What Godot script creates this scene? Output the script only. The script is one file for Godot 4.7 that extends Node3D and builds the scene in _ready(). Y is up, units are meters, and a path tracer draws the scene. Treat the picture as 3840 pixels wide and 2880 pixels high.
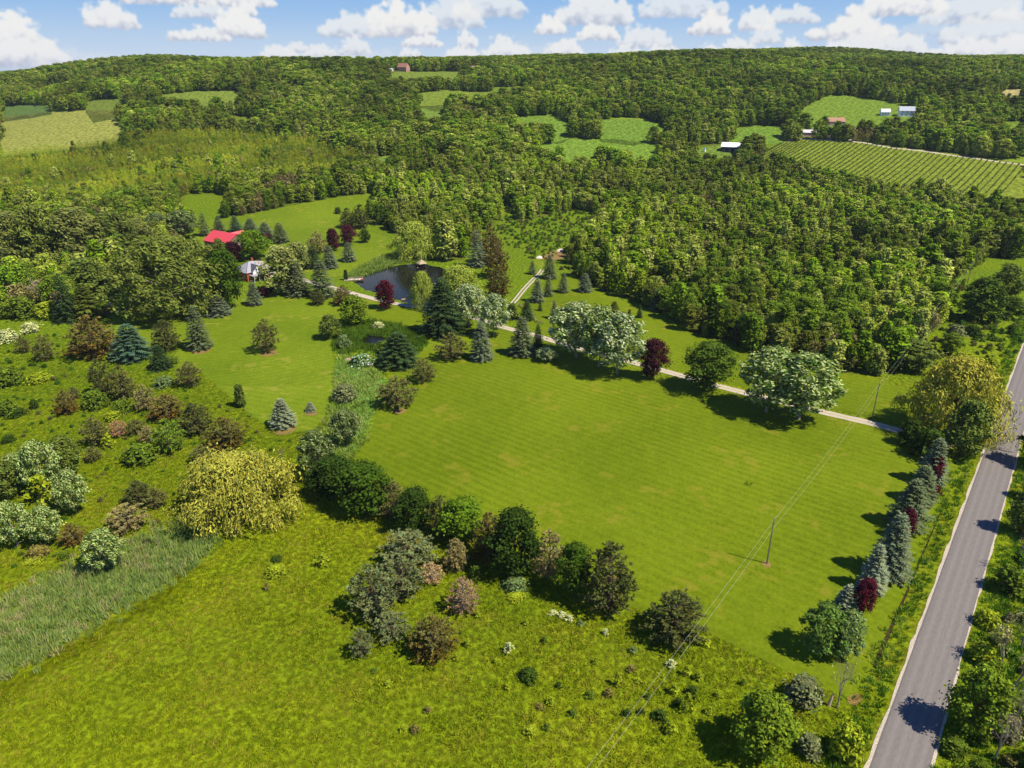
extends Node3D

var TREES := [
	["poplar", -145.7, -293.1, 32, 25, 0, "huge spreading olive green tree between the red barn and the play set", ""],
	["poplar", -245.3, -343.8, 34, 11.5, 1, "olive tree at the picture's left edge, leftmost of the tall olive mass", "olive green trees massed left of the huge spreading tree"],
	["poplar", -231.4, -347.5, 36.6, 12.2, 0, "second olive tree from the left in the tall olive mass", "olive green trees massed left of the huge spreading tree"],
	["poplar", -217, -353.1, 34.5, 13, 1, "tallest pale twigged olive tree in the middle of the olive mass", "olive green trees massed left of the huge spreading tree"],
	["poplar", -204.8, -364.8, 30.2, 11.5, 2, "olive tree at the right end of the mass, behind the huge spreading tree", "olive green trees massed left of the huge spreading tree"],
	["poplar", -208.1, -391, 21.8, 9, 1, "smaller olive tree behind the gap left of the barn", "olive green trees massed left of the huge spreading tree"],
	["broad", -188.9, -309.5, 19.7, 10, 1, "round mid green tree behind the play set and dark spruces", ""],
	["broad", -183.5, -319.6, 13.1, 8.6, 0, "darker green tree tucked under the left side of the huge spreading tree", ""],
	["maple", -123.5, -296.3, 26.1, 7.7, 0, "dense dark green maple with bare trunk left of the brick house", ""],
	["spruce", -125, -288.6, 9, 4.2, 0, "low wide blue spruce on the shaded lawn edge left of the dark maple", ""],
	["spruce", -114.1, -302.6, 11.1, 2.8, 0, "blue spruce directly in front of the brick house", ""],
	["spruce", -98.9, -317.9, 16.1, 4.8, 1, "tall blue spruce at the right corner of the house garden", ""],
	["spruce", -87.1, -315, 17.1, 4.9, 1, "blue spruce beside the driveway bend, right of the garden corner spruce", ""],
	["pine", -86, -302.9, 7.7, 3.3, 0, "small olive tree on the lawn in front of the driveway bend spruce", ""],
	["spruce", -116.8, -248.7, 16.7, 3.8, 1, "tall slim pale spruce alone on the upper left of the house lawn", ""],
	["pine", -90.5, -245.4, 12.8, 5.3, 1, "round olive pine standing alone on the mown house lawn", ""],
	["pine", -128, -246.6, 12.1, 5, 0, "olive pine left of the tall slim pale spruce", ""],
	["greenspruce", -122.5, -229.1, 8.7, 3.1, 0, "small dark spruce at the lawn edge below the olive pine", ""],
	["greenspruce", -137.1, -238.7, 13, 5.5, 1, "broad dark blue green spruce beside the big browning pine", ""],
	["pine", -152.2, -241.3, 15.6, 9.1, 2, "big browning pine with rusty lower branches in the left meadow", ""],
	["greenspruce", -184.1, -280.9, 20.2, 4.4, 0, "narrow dark spruce at the wood's edge left of the play set", ""],
	["greenspruce", -178.3, -284.5, 14.9, 5.5, 2, "sunlit dark spruce nearest the left of the play set", ""],
	["bare", -203.4, -296.3, 14.1, 6.7, 0, "leafless grey tree rising from shrubs at the far left", ""],
	["bare", -231.3, -315.7, 14.1, 6.4, 0, "leafless grey brown tree at the left edge of the picture", ""],
	["shrubtree", -206.1, -285.3, 9.2, 5.9, 1, "leafy dark green thicket tree under the leftmost bare tree", ""],
	["shrubtree", -194.5, -284.7, 7.3, 5.1, 2, "bright green low tree at the foot of the leafless grey tree", ""],
	["pine", -179.7, -244.2, 7, 2.6, 1, "small round pine in the left meadow, left of the ragged pine", ""],
	["pine", -167.2, -236.7, 9.9, 3.7, 1, "ragged two toned pine left of the big browning pine", ""],
	["shrub", -193.6, -255.5, 5, 4.1, 3, "white blossoming shrub at the left edge of the meadow", ""],
	["shrub", -191.3, -267.1, 4, 3.7, 3, "pale whitish shrub beyond the small round pine", ""],
	["silver", -215.5, -432.8, 17.3, 7.1, 1, "narrow grey green poplar, left one of the pair left of the barn", ""],
	["silver", -203.5, -439.2, 17.5, 10, 1, "broad grey green poplar, right one of the pair beside the barn", ""],
	["spruce", -193.4, -447.2, 14, 3.2, 1, "first spruce from the left in the row behind the red barn", "row of spruces along the lawn behind the barn"],
	["spruce", -188.9, -459.5, 10, 3.3, 1, "second spruce from the left in the row behind the red barn", "row of spruces along the lawn behind the barn"],
	["greenspruce", -177, -456.2, 10.7, 4, 1, "third and greenest spruce in the row behind the red barn", "row of spruces along the lawn behind the barn"],
	["spruce", -168.7, -459.7, 8.4, 3.9, 0, "fourth spruce from the left in the row behind the barn", "row of spruces along the lawn behind the barn"],
	["spruce", -154.2, -444, 9.5, 4.2, 0, "fifth spruce in the barn row, behind a small purple tree", "row of spruces along the lawn behind the barn"],
	["spruce", -140.2, -428.9, 12, 4.4, 1, "rightmost spruce of the row behind the barn", "row of spruces along the lawn behind the barn"],
	["purple", -148.6, -429.9, 4.8, 3.5, 1, "small purple tree in front of the fifth barn row spruce", ""],
	["maple", -142.8, -387.1, 15.8, 9.5, 2, "bright green maple right of the red barn roof", ""],
	["purple", -152.3, -381.6, 10.7, 5.8, 0, "dark purple tree below the right end of the barn roof", ""],
	["broad", -157.2, -377.7, 13.3, 4.3, 1, "small olive tree hiding the middle of the barn eave", ""],
	["maple", -152.2, -359.3, 11.4, 6, 1, "dark green tree between the huge spreading tree and the barn", ""],
	["broad", -106.2, -320, 22.7, 9.5, 3, "large pale flowering broadleaf tree right of the brick house", ""],
	["broad", -111, -361.6, 15.1, 7, 3, "second pale flowering tree behind the large one by the house", ""],
	["purple", -113.2, -315.3, 4.9, 3.6, 0, "low purple shrub in the shade right of the house porch", ""],
	["pine", -110.5, -400.1, 12.9, 5.5, 3, "fresh green pine on the back lawn near the purple columnar tree", ""],
	["greenspruce", -105, -368.5, 11, 4.2, 0, "dark spruce left of the blue spruce on the back lawn", ""],
	["spruce", -95.9, -367.2, 12, 3.7, 0, "blue spruce on the back lawn, below the purple columnar tree", ""],
	["purple", -103.1, -405.9, 13, 3.9, 1, "purple columnar tree on the back lawn, left of the other", ""],
	["purple", -97.1, -419.1, 12.5, 4.8, 1, "wide dark purple tree at the back lawn's tree group", ""],
	["spruce", -89, -381.9, 10.4, 3.4, 0, "solitary blue spruce on the back lawn slope above the pond", ""],
	["maple", -88.9, -428, 8, 3.6, 0, "small round green maple on the back lawn slope", ""],
	["shrub", -121.9, -503.1, 4.4, 2.4, 0, "lone small round bush far out on the back lawn", ""],
	["pine", -98.9, -466.9, 15.7, 6.1, 0, "dark pine at the right end of the back lawn", ""],
	["pine", -107.5, -467.6, 13.2, 5.2, 0, "second dark pine at the right end of the back lawn, left of the other", ""],
	["cedar", -82.3, -343.3, 5.4, 1.1, 0, "thin dark columnar cedar beside the pond dock", ""],
	["purple", -54.9, -296.7, 12.9, 4.4, 2, "round crimson maple between the driveway and the pond", ""],
	["broad", -64.2, -275.6, 12.6, 5.9, 2, "dense yellow green round tree below the driveway left of the crimson maple", ""],
	["pine", -74.9, -303.1, 9.1, 4.7, 2, "low rusty brown pine beside the driveway left of the pond", ""],
	["willow", -53.8, -389.8, 20.1, 13.9, 1, "green weeping willow on the far bank over the small hut", ""],
	["willow", -22.8, -292.8, 20.6, 11.6, 1, "broad weeping willow on the near bank of the pond", ""],
	["willow", -39, -298.3, 16.6, 5.9, 1, "smaller weeping willow hanging into the pond, left of the broad one", ""],
	["greenspruce", -27.1, -265.5, 22.5, 7.5, 0, "tall very dark spruce in front of the pond willows", ""],
	["silver", -17.7, -273, 18, 7, 0, "tall pale silver maple right of the very dark spruce", ""],
	["silver", -7.1, -262, 17.4, 6, 0, "shorter silver maple leaning over the driveway next to the tall pale one", ""],
	["spruce", -11, -237.9, 14.4, 3.5, 0, "slim blue spruce in front of the two silver maples by the drive", ""],
	["pine", -21.9, -238, 10.1, 5.8, 1, "flat topped olive pine left of the slim blue spruce", ""],
	["greenspruce", -40, -232.8, 12, 5.7, 0, "wide dark spruce right of the small reedy pond", ""],
	["pine", -29.6, -217.8, 8.4, 4.2, 1, "small open crowned pine at the big lawn's upper left corner", ""],
	["pine", -35.3, -198.6, 9.7, 5.5, 1, "leaning open crowned pine with visible trunk on the big lawn's left edge", ""],
	["lilac", -52.9, -232.6, 3.9, 4.1, 0, "round lilac bush with pale pink flowers beside the small pond", ""],
	["shrub", -53.9, -271.6, 2.7, 2.4, 3, "pale small bush on the bank above the small reedy pond", ""],
	["shrub", -46.1, -243, 5.3, 3.4, 1, "loose green shrub right of the small reedy pond", ""],
	["spruce", -18.7, -370.3, 19.5, 4.1, 0, "tall blue spruce behind the pond at the brown pine row", ""],
	["pine", -11.5, -377.7, 21.9, 6.5, 2, "first and farthest of the three browning pines beyond the pond", "browning pines in the row beyond the pond"],
	["pine", -7.9, -348.2, 20.4, 6.5, 2, "middle one of the browning pines beyond the pond", "browning pines in the row beyond the pond"],
	["pine", -6.4, -315.6, 14.8, 6, 4, "nearest and rustiest of the browning pines beyond the pond", "browning pines in the row beyond the pond"],
	["spruce", 3.7, -242.2, 14.7, 3.9, 1, "full blue spruce beside the driveway left of the large silver maples", ""],
	["greenspruce", 9.8, -250.9, 9.1, 1.9, 0, "thin dark spruce just right of the full blue spruce by the drive", ""],
	["greenspruce", 6.2, -282.1, 8.7, 2.5, 0, "dark green spruce beside the wooden rail fence", ""],
	["cedar", -0.2, -282.6, 7, 2.3, 1, "squat dark round cedar left of the rail fence", ""],
	["silver", 23.3, -239.4, 20.9, 9.9, 0, "leftmost big silver maple of the three over the driveway", ""],
	["silver", 30.4, -230.6, 22.4, 7.3, 2, "middle big silver maple of the three over the driveway", ""],
	["silver", 36, -223.9, 22.2, 8.9, 0, "rightmost big silver maple of the three, its trunk in view", ""],
	["silver", 12.3, -235.8, 5.3, 3.6, 0, "low silver bush at the shaded left foot of the silver maples", ""],
	["purple", 47.3, -220.4, 13.9, 5, 0, "black purple maple on the driveway between silver maples and dark maple", ""],
	["maple", 63.3, -210.7, 16.3, 7.8, 3, "dark leafy maple beside the driveway, left of the big silver pair", ""],
	["silver", 77.4, -194.4, 21.1, 9, 2, "left one of the big silver pair beside the driveway", ""],
	["silver", 85.5, -189.6, 21.2, 10, 2, "right one of the big silver pair beside the driveway", ""],
	["spruce", 10.4, -355, 6.9, 1.8, 1, "tiny spruce beside the gravel pile at the side track", "young spruces planted on the lawn strip by the wood"],
	["spruce", 18.8, -347.1, 12.4, 3.2, 1, "full spruce in front of the bare earth and gravel pile", "young spruces planted on the lawn strip by the wood"],
	["spruce", 11.3, -307.3, 11, 2.7, 0, "spruce beside the two wheel side track on the lawn strip", "young spruces planted on the lawn strip by the wood"],
	["greenspruce", 12.2, -294.2, 4.8, 0.9, 0, "thin little spruce just below the one beside the side track", "young spruces planted on the lawn strip by the wood"],
	["spruce", 16.7, -316.2, 9.5, 2, 1, "narrow spruce second from the side track", "young spruces planted on the lawn strip by the wood"],
	["spruce", 24.1, -322.3, 9.6, 2.3, 1, "upright spruce third from the side track, shadow pool at left", "young spruces planted on the lawn strip by the wood"],
	["spruce", 34.2, -323.4, 8.9, 2.8, 0, "rightmost spruce of the arc below the side track", "young spruces planted on the lawn strip by the wood"],
	["spruce", 17.7, -283.4, 8.1, 1.7, 0, "spruce peeking over the left end of the big silver maples", "young spruces planted on the lawn strip by the wood"],
	["greenspruce", 44.1, -292.9, 4.8, 2, 2, "dark spruce peeking over the right end of the big silver maples", "young spruces planted on the lawn strip by the wood"],
	["cedar", 49.2, -284.1, 3.9, 0.8, 1, "tiny yellowish cedar on the lawn strip", "young spruces planted on the lawn strip by the wood"],
	["greenspruce", 53.6, -284.9, 5.7, 1.2, 0, "tiny spruce on a stem in the lawn strip", "young spruces planted on the lawn strip by the wood"],
	["spruce", 61.9, -295.2, 9.3, 2.5, 1, "grey open spruce where the lawn strip meets the wood", "young spruces planted on the lawn strip by the wood"],
	["willow", 125.5, -180.9, 23.2, 13.8, 2, "golden weeping willow at the road entrance", ""],
	["broad", 121, -167.4, 16.5, 5.2, 1, "mid green tree with visible trunk standing before the golden willow at the road", ""],
	["broad", 139, -228.4, 10.7, 7.1, 1, "olive green tree at the wood's corner behind the golden willow", ""],
	["shrubtree", 110.1, -173.8, 7.9, 3, 0, "yellowish leafy shrub at the driveway's road end", ""],
	["shrubtree", 111.6, -166.9, 8.7, 4.6, 0, "rounded green bush at the top of the roadside spruce row", ""],
	["spruce", 105.4, -153.9, 12.7, 2.9, 0, "farthest blue spruce of the roadside row, below the rounded bush", "spruces in the row beside the road"],
	["spruce", 98.3, -145.6, 9.8, 2.8, 1, "second farthest spruce of the roadside row", "spruces in the row beside the road"],
	["spruce", 89.9, -135.1, 12.4, 3.4, 1, "third roadside spruce, wide and pale green at its foot", "spruces in the row beside the road"],
	["spruce", 77.6, -118.3, 15, 3.2, 0, "biggest blue spruce of the roadside row", "spruces in the row beside the road"],
	["spruce", 71.8, -113.6, 10.9, 2.2, 2, "pale slim spruce just below the biggest roadside spruce", "spruces in the row beside the road"],
	["spruce", 63.9, -107, 6.5, 2.1, 2, "nearest pale spruce of the roadside row, behind the birch", "spruces in the row beside the road"],
	["purple", 105.4, -152.9, 8.4, 2.2, 2, "purple tree between the two farthest roadside spruces", "purple trees among the roadside spruces"],
	["purple", 101.7, -145.9, 4.4, 1.3, 2, "low purple shoot below the farthest roadside spruce", "purple trees among the roadside spruces"],
	["purple", 87.1, -130.5, 7.9, 1.7, 2, "purple tree between the third and the biggest roadside spruce", "purple trees among the roadside spruces"],
	["purple", 66.5, -106, 8.8, 2, 2, "nearest purple maple at the end of the roadside row", "purple trees among the roadside spruces"],
	["birch", 54.9, -96.7, 10.8, 3.8, 0, "wind blown birch at the corner of the big lawn near the road", ""],
	["birch", 58.8, -95.7, 10.3, 2.7, 1, "paler birch beside the first, right in front of the nearest pale spruce", ""],
	["bare", 53, -84.7, 10.4, 2.5, 1, "thin nearly leafless sapling at the roadside ditch", ""],
	["shrubtree", 48.1, -86.3, 4.4, 2.8, 6, "grey green brush beside the nearly leafless sapling", ""],
	["broad", 37.6, -76.2, 11.4, 4.1, 2, "leafy green tree at the bottom edge right of the wires", ""],
	["shrubtree", 50.4, -76, 6.7, 2.7, 2, "yellow green bush at the bottom edge beside the road verge", ""],
	["shrubtree", 45, -76.3, 3.6, 1.8, 6, "low grey green bush at the bottom between leafy tree and yellow green bush", ""],
	["broad", 72.1, -79.9, 12.9, 3.8, 2, "leafy tree across the road whose shadow falls on the asphalt", "brush and trees on the far side of the road"],
	["bare", 83.2, -87.3, 10.6, 3.1, 0, "grey leafless tree at the right edge across the road", "brush and trees on the far side of the road"],
	["bare", 72.9, -75.2, 9.6, 3.1, 0, "grey leafless tree in the bottom right corner", "brush and trees on the far side of the road"],
	["bare", 91.5, -97.7, 8.5, 2.5, 0, "grey leafless tree at the right edge above the others", "brush and trees on the far side of the road"],
	["shrubtree", 89, -103.8, 3.5, 2.2, 2, "green bush across the road level with the pole", "brush and trees on the far side of the road"],
	["shrubtree", 98.8, -113.1, 6.4, 2.8, 1, "mid green bush at the right edge across the road", "brush and trees on the far side of the road"],
	["shrubtree", 82.7, -94.9, 3.8, 2.3, 2, "yellow green bush across the road level with the birch", "brush and trees on the far side of the road"],
	["shrubtree", 67.3, -76.4, 2.7, 1.9, 1, "low green bush at the bottom beside the road's right edge", "brush and trees on the far side of the road"],
	["broad", 114.2, -132.3, 10.7, 2.9, 1, "green tree at the right edge across the upper road", "brush and trees on the far side of the road"],
	["shrubtree", 79.7, -80.9, 5.1, 2.6, 1, "pale green bush between the grey trees at bottom right", "brush and trees on the far side of the road"],
	["broad", 137.7, -162, 13.9, 4.3, 0, "dark tree cut by the right edge, its shadow across the upper road", "brush and trees on the far side of the road"],
	["broad", 126.6, -145.9, 9, 2.2, 0, "smaller tree at the right edge below the one shading the upper road", "brush and trees on the far side of the road"],
	["bare", 77.3, -79.2, 10.7, 2.5, 1, "grey sparse tree behind the leafy tree across the road", "brush and trees on the far side of the road"],
	["bare", 85.1, -93.4, 9.3, 2.8, 0, "grey leafless tree across the road level with the birch", "brush and trees on the far side of the road"],
	["bare", 105, -118.3, 10.4, 2.9, 0, "grey leafless tree at the right edge level with the biggest spruce", "brush and trees on the far side of the road"],
	["broad", 193.8, -280.1, 18.5, 8.1, 0, "large dark round tree between the power line and the road", ""],
	["broad", 221.2, -308.3, 17.1, 7.3, 1, "tree at the right edge beside the upper road", ""],
	["broad", 209.2, -284.6, 9.4, 4.9, 0, "small dark tree right of the large round one", ""],
	["shrubtree", 168.5, -254.7, 7.5, 3.5, 6, "grey green bush below the large dark round tree", ""],
	["shrubtree", 180.8, -263, 4.3, 2.9, 0, "low bush at the foot of the large dark round tree", ""],
	["shrubtree", 197.2, -265.3, 3.8, 1.6, 0, "little dark round bush alone on the verge", ""],
	["broad", 160.3, -242.8, 8.4, 3.4, 2, "young bright tree near the third pole", ""],
	["shrubtree", 159.2, -233.4, 4.5, 2.8, 2, "bright green bush behind the golden willow", ""],
	["shrubtree", 167.2, -229.2, 4.1, 2.7, 2, "pale bright bush on the verge behind the golden willow", ""],
	["silver", -48.8, -154.8, 14.4, 4.5, 1, "silver topped dark tree at the ditch, upper end of the hedgerow", "hedgerow between the meadow and the big lawn"],
	["maple", -43.1, -147.6, 10.4, 4.6, 1, "dark maple second in the hedgerow, below the silver topped tree", "hedgerow between the meadow and the big lawn"],
	["maple", -34.4, -140.5, 12.5, 4.9, 0, "wide dark maple third in the hedgerow with yellow green tips", "hedgerow between the meadow and the big lawn"],
	["pine", -27.2, -138.6, 9.4, 2.9, 1, "brownish pine between two dark maples, nearest to the ditch end", "hedgerow between the meadow and the big lawn"],
	["maple", -21.8, -133.9, 10.2, 3.6, 1, "rounded dark maple after the first brownish hedgerow pine", "hedgerow between the meadow and the big lawn"],
	["pine", -15.8, -131.4, 10.3, 2.8, 0, "second olive pine of the hedgerow", "hedgerow between the meadow and the big lawn"],
	["maple", -10.8, -129.6, 10.3, 3.8, 2, "brighter maple in the middle of the hedgerow", "hedgerow between the meadow and the big lawn"],
	["pine", -4.7, -123.5, 11.3, 3.1, 2, "rusty olive pine third of the hedgerow pines", "hedgerow between the meadow and the big lawn"],
	["maple", 0.7, -118.3, 15, 4.2, 1, "largest and tallest maple of the hedgerow", "hedgerow between the meadow and the big lawn"],
	["pine", 7.6, -117.8, 10.9, 3, 3, "pale brown pine right of the largest hedgerow maple", "hedgerow between the meadow and the big lawn"],
	["maple", 12.1, -111.4, 12.1, 2.7, 0, "narrow dark maple between the pale brown pine and the tall pine", "hedgerow between the meadow and the big lawn"],
	["pine", 18.5, -108.3, 14.9, 4, 0, "tall dark pine near the right end of the hedgerow", "hedgerow between the meadow and the big lawn"],
	["pine", 29.7, -100.6, 9.9, 4.2, 0, "round dark pine standing alone past the hedgerow's right end", "hedgerow between the meadow and the big lawn"],
	["pine", -22, -121.4, 7.8, 5.4, 5, "widest grey green pine at the top of the meadow cluster", "grey green pines clustered below the hedgerow"],
	["pine", -21.6, -111.8, 9.1, 3.8, 5, "grey green pine in the middle of the meadow cluster", "grey green pines clustered below the hedgerow"],
	["pine", -26.4, -106.4, 11.1, 4.4, 5, "leftmost large grey green pine of the meadow cluster", "grey green pines clustered below the hedgerow"],
	["pine", -22, -100.7, 5.3, 3, 5, "low grey green pine at the front of the meadow cluster", "grey green pines clustered below the hedgerow"],
	["pine", -14.1, -96.4, 8.1, 3.9, 4, "pine with a rusty patch, lowest right of the meadow cluster", "grey green pines clustered below the hedgerow"],
	["pine", -26.6, -96, 5.9, 1.9, 5, "small sparse pine at the lower left of the meadow cluster", "grey green pines clustered below the hedgerow"],
	["pine", -11.7, -120.1, 7.3, 2.4, 3, "pale brown pine at the upper right of the meadow cluster", "grey green pines clustered below the hedgerow"],
	["deadpine", -16.3, -116.2, 4.2, 2.4, 1, "pale brown dying conifer bush behind the pink dead pine", ""],
	["deadpine", -9.3, -107.5, 7.8, 3.1, 0, "dead pine with pink orange needles in the meadow", ""],
	["shrub", -7.2, -117.4, 2.8, 1.7, 1, "rounded dark green shrub right above the dead pine", ""],
	["shrub", 0.7, -113.9, 2.4, 2.4, 4, "blue green willow shrub right of the dead pine", ""],
	["shrub", 0.8, -111.1, 0.9, 1.9, 2, "bright yellow green low shrub in front of the blue green one", ""],
	["shrub", 2.9, -90.8, 2, 1.7, 0, "lone dark round bush in the lower meadow", ""],
	["pine", -131, -207.3, 12.6, 3.7, 0, "narrow olive pine left one of the pair below the browning pine", ""],
	["pine", -122.8, -204.3, 11.5, 3.8, 1, "right one of the olive pine pair below the browning pine", ""],
	["pine", -105.9, -214.2, 8.7, 4.4, 1, "pine at the left edge of the mown house lawn", ""],
	["pine", -134.8, -193.8, 7.5, 3.2, 2, "brownish pine in the open left meadow", ""],
	["pine", -138.2, -203.7, 4.3, 1.8, 1, "small pine just behind the brownish meadow pine", ""],
	["shrubtree", -128.5, -197.7, 5.8, 3.9, 1, "leafy bush right of the brownish meadow pine", ""],
	["shrub", -118.2, -193.7, 4.4, 3.1, 1, "loose green shrub below the olive pine pair", ""],
	["shrub", -118.7, -189.2, 2.8, 2.5, 2, "yellow green shrub in the left meadow below the loose green one", ""],
	["pine", -111.9, -195.8, 8.3, 3, 3, "pale sparse young pine right of the loose green shrub", ""],
	["pine", -102.9, -190.3, 7.6, 4.7, 2, "wide brown pine in the left meadow below the lawn corner", ""],
	["pine", -90.6, -181.1, 9.1, 4.4, 0, "dark olive pine left of the rusty skirted pine", ""],
	["pine", -78.5, -171.6, 9.3, 5, 4, "round pine with a rusty brown skirt below the house lawn", ""],
	["larch", -93.1, -170.2, 10, 4.3, 0, "fresh green layered tree between the wide brown and rusty skirted pines", ""],
	["pine", -115.3, -173.7, 8.3, 3.3, 1, "olive pine with a lime green sapling at its right", ""],
	["sapling", -110.9, -171.8, 4.7, 1.8, 2, "lime green sapling against the olive pine", ""],
	["deadpine", -111.9, -179.3, 4.7, 2.8, 2, "small brown drooping conifer right of the lime green sapling", ""],
	["pine", -107.6, -180.3, 4.5, 2.5, 1, "small grey olive pine beside the brown drooping conifer", ""],
	["pine", -101.7, -175.8, 4.6, 2.3, 3, "little pale pine left of the fresh green layered tree", ""],
	["shrub", -98.2, -164.1, 5.3, 4.4, 1, "big round leafy bush in the middle of the left meadow", ""],
	["pine", -111.4, -164.8, 4.2, 2, 1, "small pine left of the big round leafy bush", ""],
	["pine", -81.9, -164.2, 5, 3, 1, "olive pine right behind the yellow willow", ""],
	["silver", -114.9, -149.6, 14.2, 4.5, 2, "tallest pale poplar in the middle of the left cluster", "pale leaved poplars clustered at the left"],
	["sapling", -112.4, -144.8, 7.8, 3.6, 2, "yellow green young tree in the left poplar cluster", "pale leaved poplars clustered at the left"],
	["silver", -102.3, -140.4, 11.9, 3.7, 2, "right front pale poplar of the left cluster", "pale leaved poplars clustered at the left"],
	["silver", -123.5, -152.9, 8.9, 3.3, 2, "left pale poplar of the left cluster", "pale leaved poplars clustered at the left"],
	["broad", -114.1, -157.8, 10.7, 3.7, 1, "plain green tree at the back of the left poplar cluster", "pale leaved poplars clustered at the left"],
	["broad", -122.6, -146.5, 10, 3.5, 1, "green tree cut by the left picture edge beside the poplar cluster", "pale leaved poplars clustered at the left"],
	["silver", -108.1, -127.8, 11.2, 3.7, 2, "whitish tree at the left edge below the poplar cluster", "pale leaved poplars clustered at the left"],
	["silver", -101.5, -128.6, 9.7, 3.5, 2, "whitish tree second from the left edge below the poplar cluster", "pale leaved poplars clustered at the left"],
	["pine", -96.3, -128.8, 4.9, 2.5, 2, "brownish round pine right of the whitish trees", ""],
	["pine", -86.9, -134.4, 6.1, 4, 3, "pale brown drooping pine left of the yellow willow", ""],
	["pine", -89.6, -144.8, 5.9, 3.2, 0, "grey green pine left of the yellow willow, upper one", ""],
	["pine", -84.5, -143, 5.1, 2.4, 1, "ragged pine between the grey green pine and the yellow willow", ""],
	["silver", -84, -119.5, 10, 3.9, 2, "whitish tree with a bare pale trunk beside the reed bed", ""],
	["bare", -77, -127.6, 7.7, 1.3, 1, "thin bare sapling at the edge of the reed bed", ""],
	["willow", -64.6, -141.5, 14.9, 14.5, 0, "huge yellow weeping willow in the meadow", ""],
	["bare", -59.8, -160.3, 7, 1.2, 0, "grey dead snag above the yellow willow", ""],
	["cedar", -83.8, -198.2, 7.5, 1.6, 1, "upright dark cedar at the foot of the house lawn", ""],
	["spruce", -66.8, -185.1, 8.8, 3, 2, "pale twin topped blue spruce at the bottom of the house lawn", ""],
	["spruce", -61.4, -194.8, 3.2, 1.3, 2, "tiny blue spruce on a stem at the bottom of the house lawn", ""],
	["broad", -70.2, -259.2, 9.7, 4.1, 1, "green multi stemmed tree at the ditch between lawn and small pond", ""],
	["shrub", -62.6, -248.8, 5.5, 2.9, 4, "grey green shrub at the ditch head by the small pond", ""],
	["shrubtree", -52.7, -202.8, 5.5, 3.6, 6, "pale grey green willow bush in the ditch", ""],
	["silver", -45.8, -173.9, 10.7, 4.2, 1, "pale green tree with brown trunk in the ditch at the lawn's left edge", ""],
	["shrub", -166.6, -215.2, 5.8, 4.6, 1, "large leafy bush at the left edge of the picture above the open meadow", ""],
	["shrub", -158.4, -217.4, 3.3, 3.6, 2, "yellow green bush right of the large leafy left edge bush", ""],
	["shrub", -146.7, -196.7, 3.3, 1.3, 0, "small dark bush alone in the open left meadow", ""],
	["shrub", -151.6, -192.1, 5, 3.1, 1, "green bush at the left edge in the open meadow", ""],
	["shrub", -149.4, -191.9, 2.5, 2.8, 0, "dark low bush beside the left edge green bush", ""],
	["shrub", -140.8, -175.4, 2.1, 1.9, 0, "dark bush at the left edge above the poplar cluster", ""],
	["shrub", -101.5, -124.7, 2.1, 2.5, 5, "brown grey low bush below the whitish trees", ""],
	["shrub", -101.1, -122.5, 0.9, 2, 2, "yellow low conifer bush at the reed bed's upper edge", ""],
	["shrub", -95.3, -123.5, 1.9, 1.3, 1, "small olive bush right of the brown grey low bush", ""],
	["shrub", -91.1, -122.2, 1.1, 2.2, 2, "yellow spreading bush at the foot of the whitish bare trunked tree", ""],
	["shrub", -48.7, -118.4, 2, 2.1, 2, "yellow spreading juniper in the open foreground meadow", ""],
	["shrub", -50, -122.7, 0.9, 1.3, 0, "little dark bush above the yellow spreading juniper", ""],
	["sapling", -39.7, -121.4, 2.9, 1.8, 2, "bright sapling in the meadow below the hedgerow's upper end", ""],
	["sapling", -49, -113.3, 1.9, 0.6, 5, "tiny reddish sapling below the yellow juniper", ""],
	["shrub", -121.1, -233.8, 2.6, 3, 1, "low green bush in the grass at the left lawn corner", ""],
	["shrub", -114.8, -214.2, 3, 3.4, 4, "grey willow shrub between the lawn corner and the meadow pines", ""],
]
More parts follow.
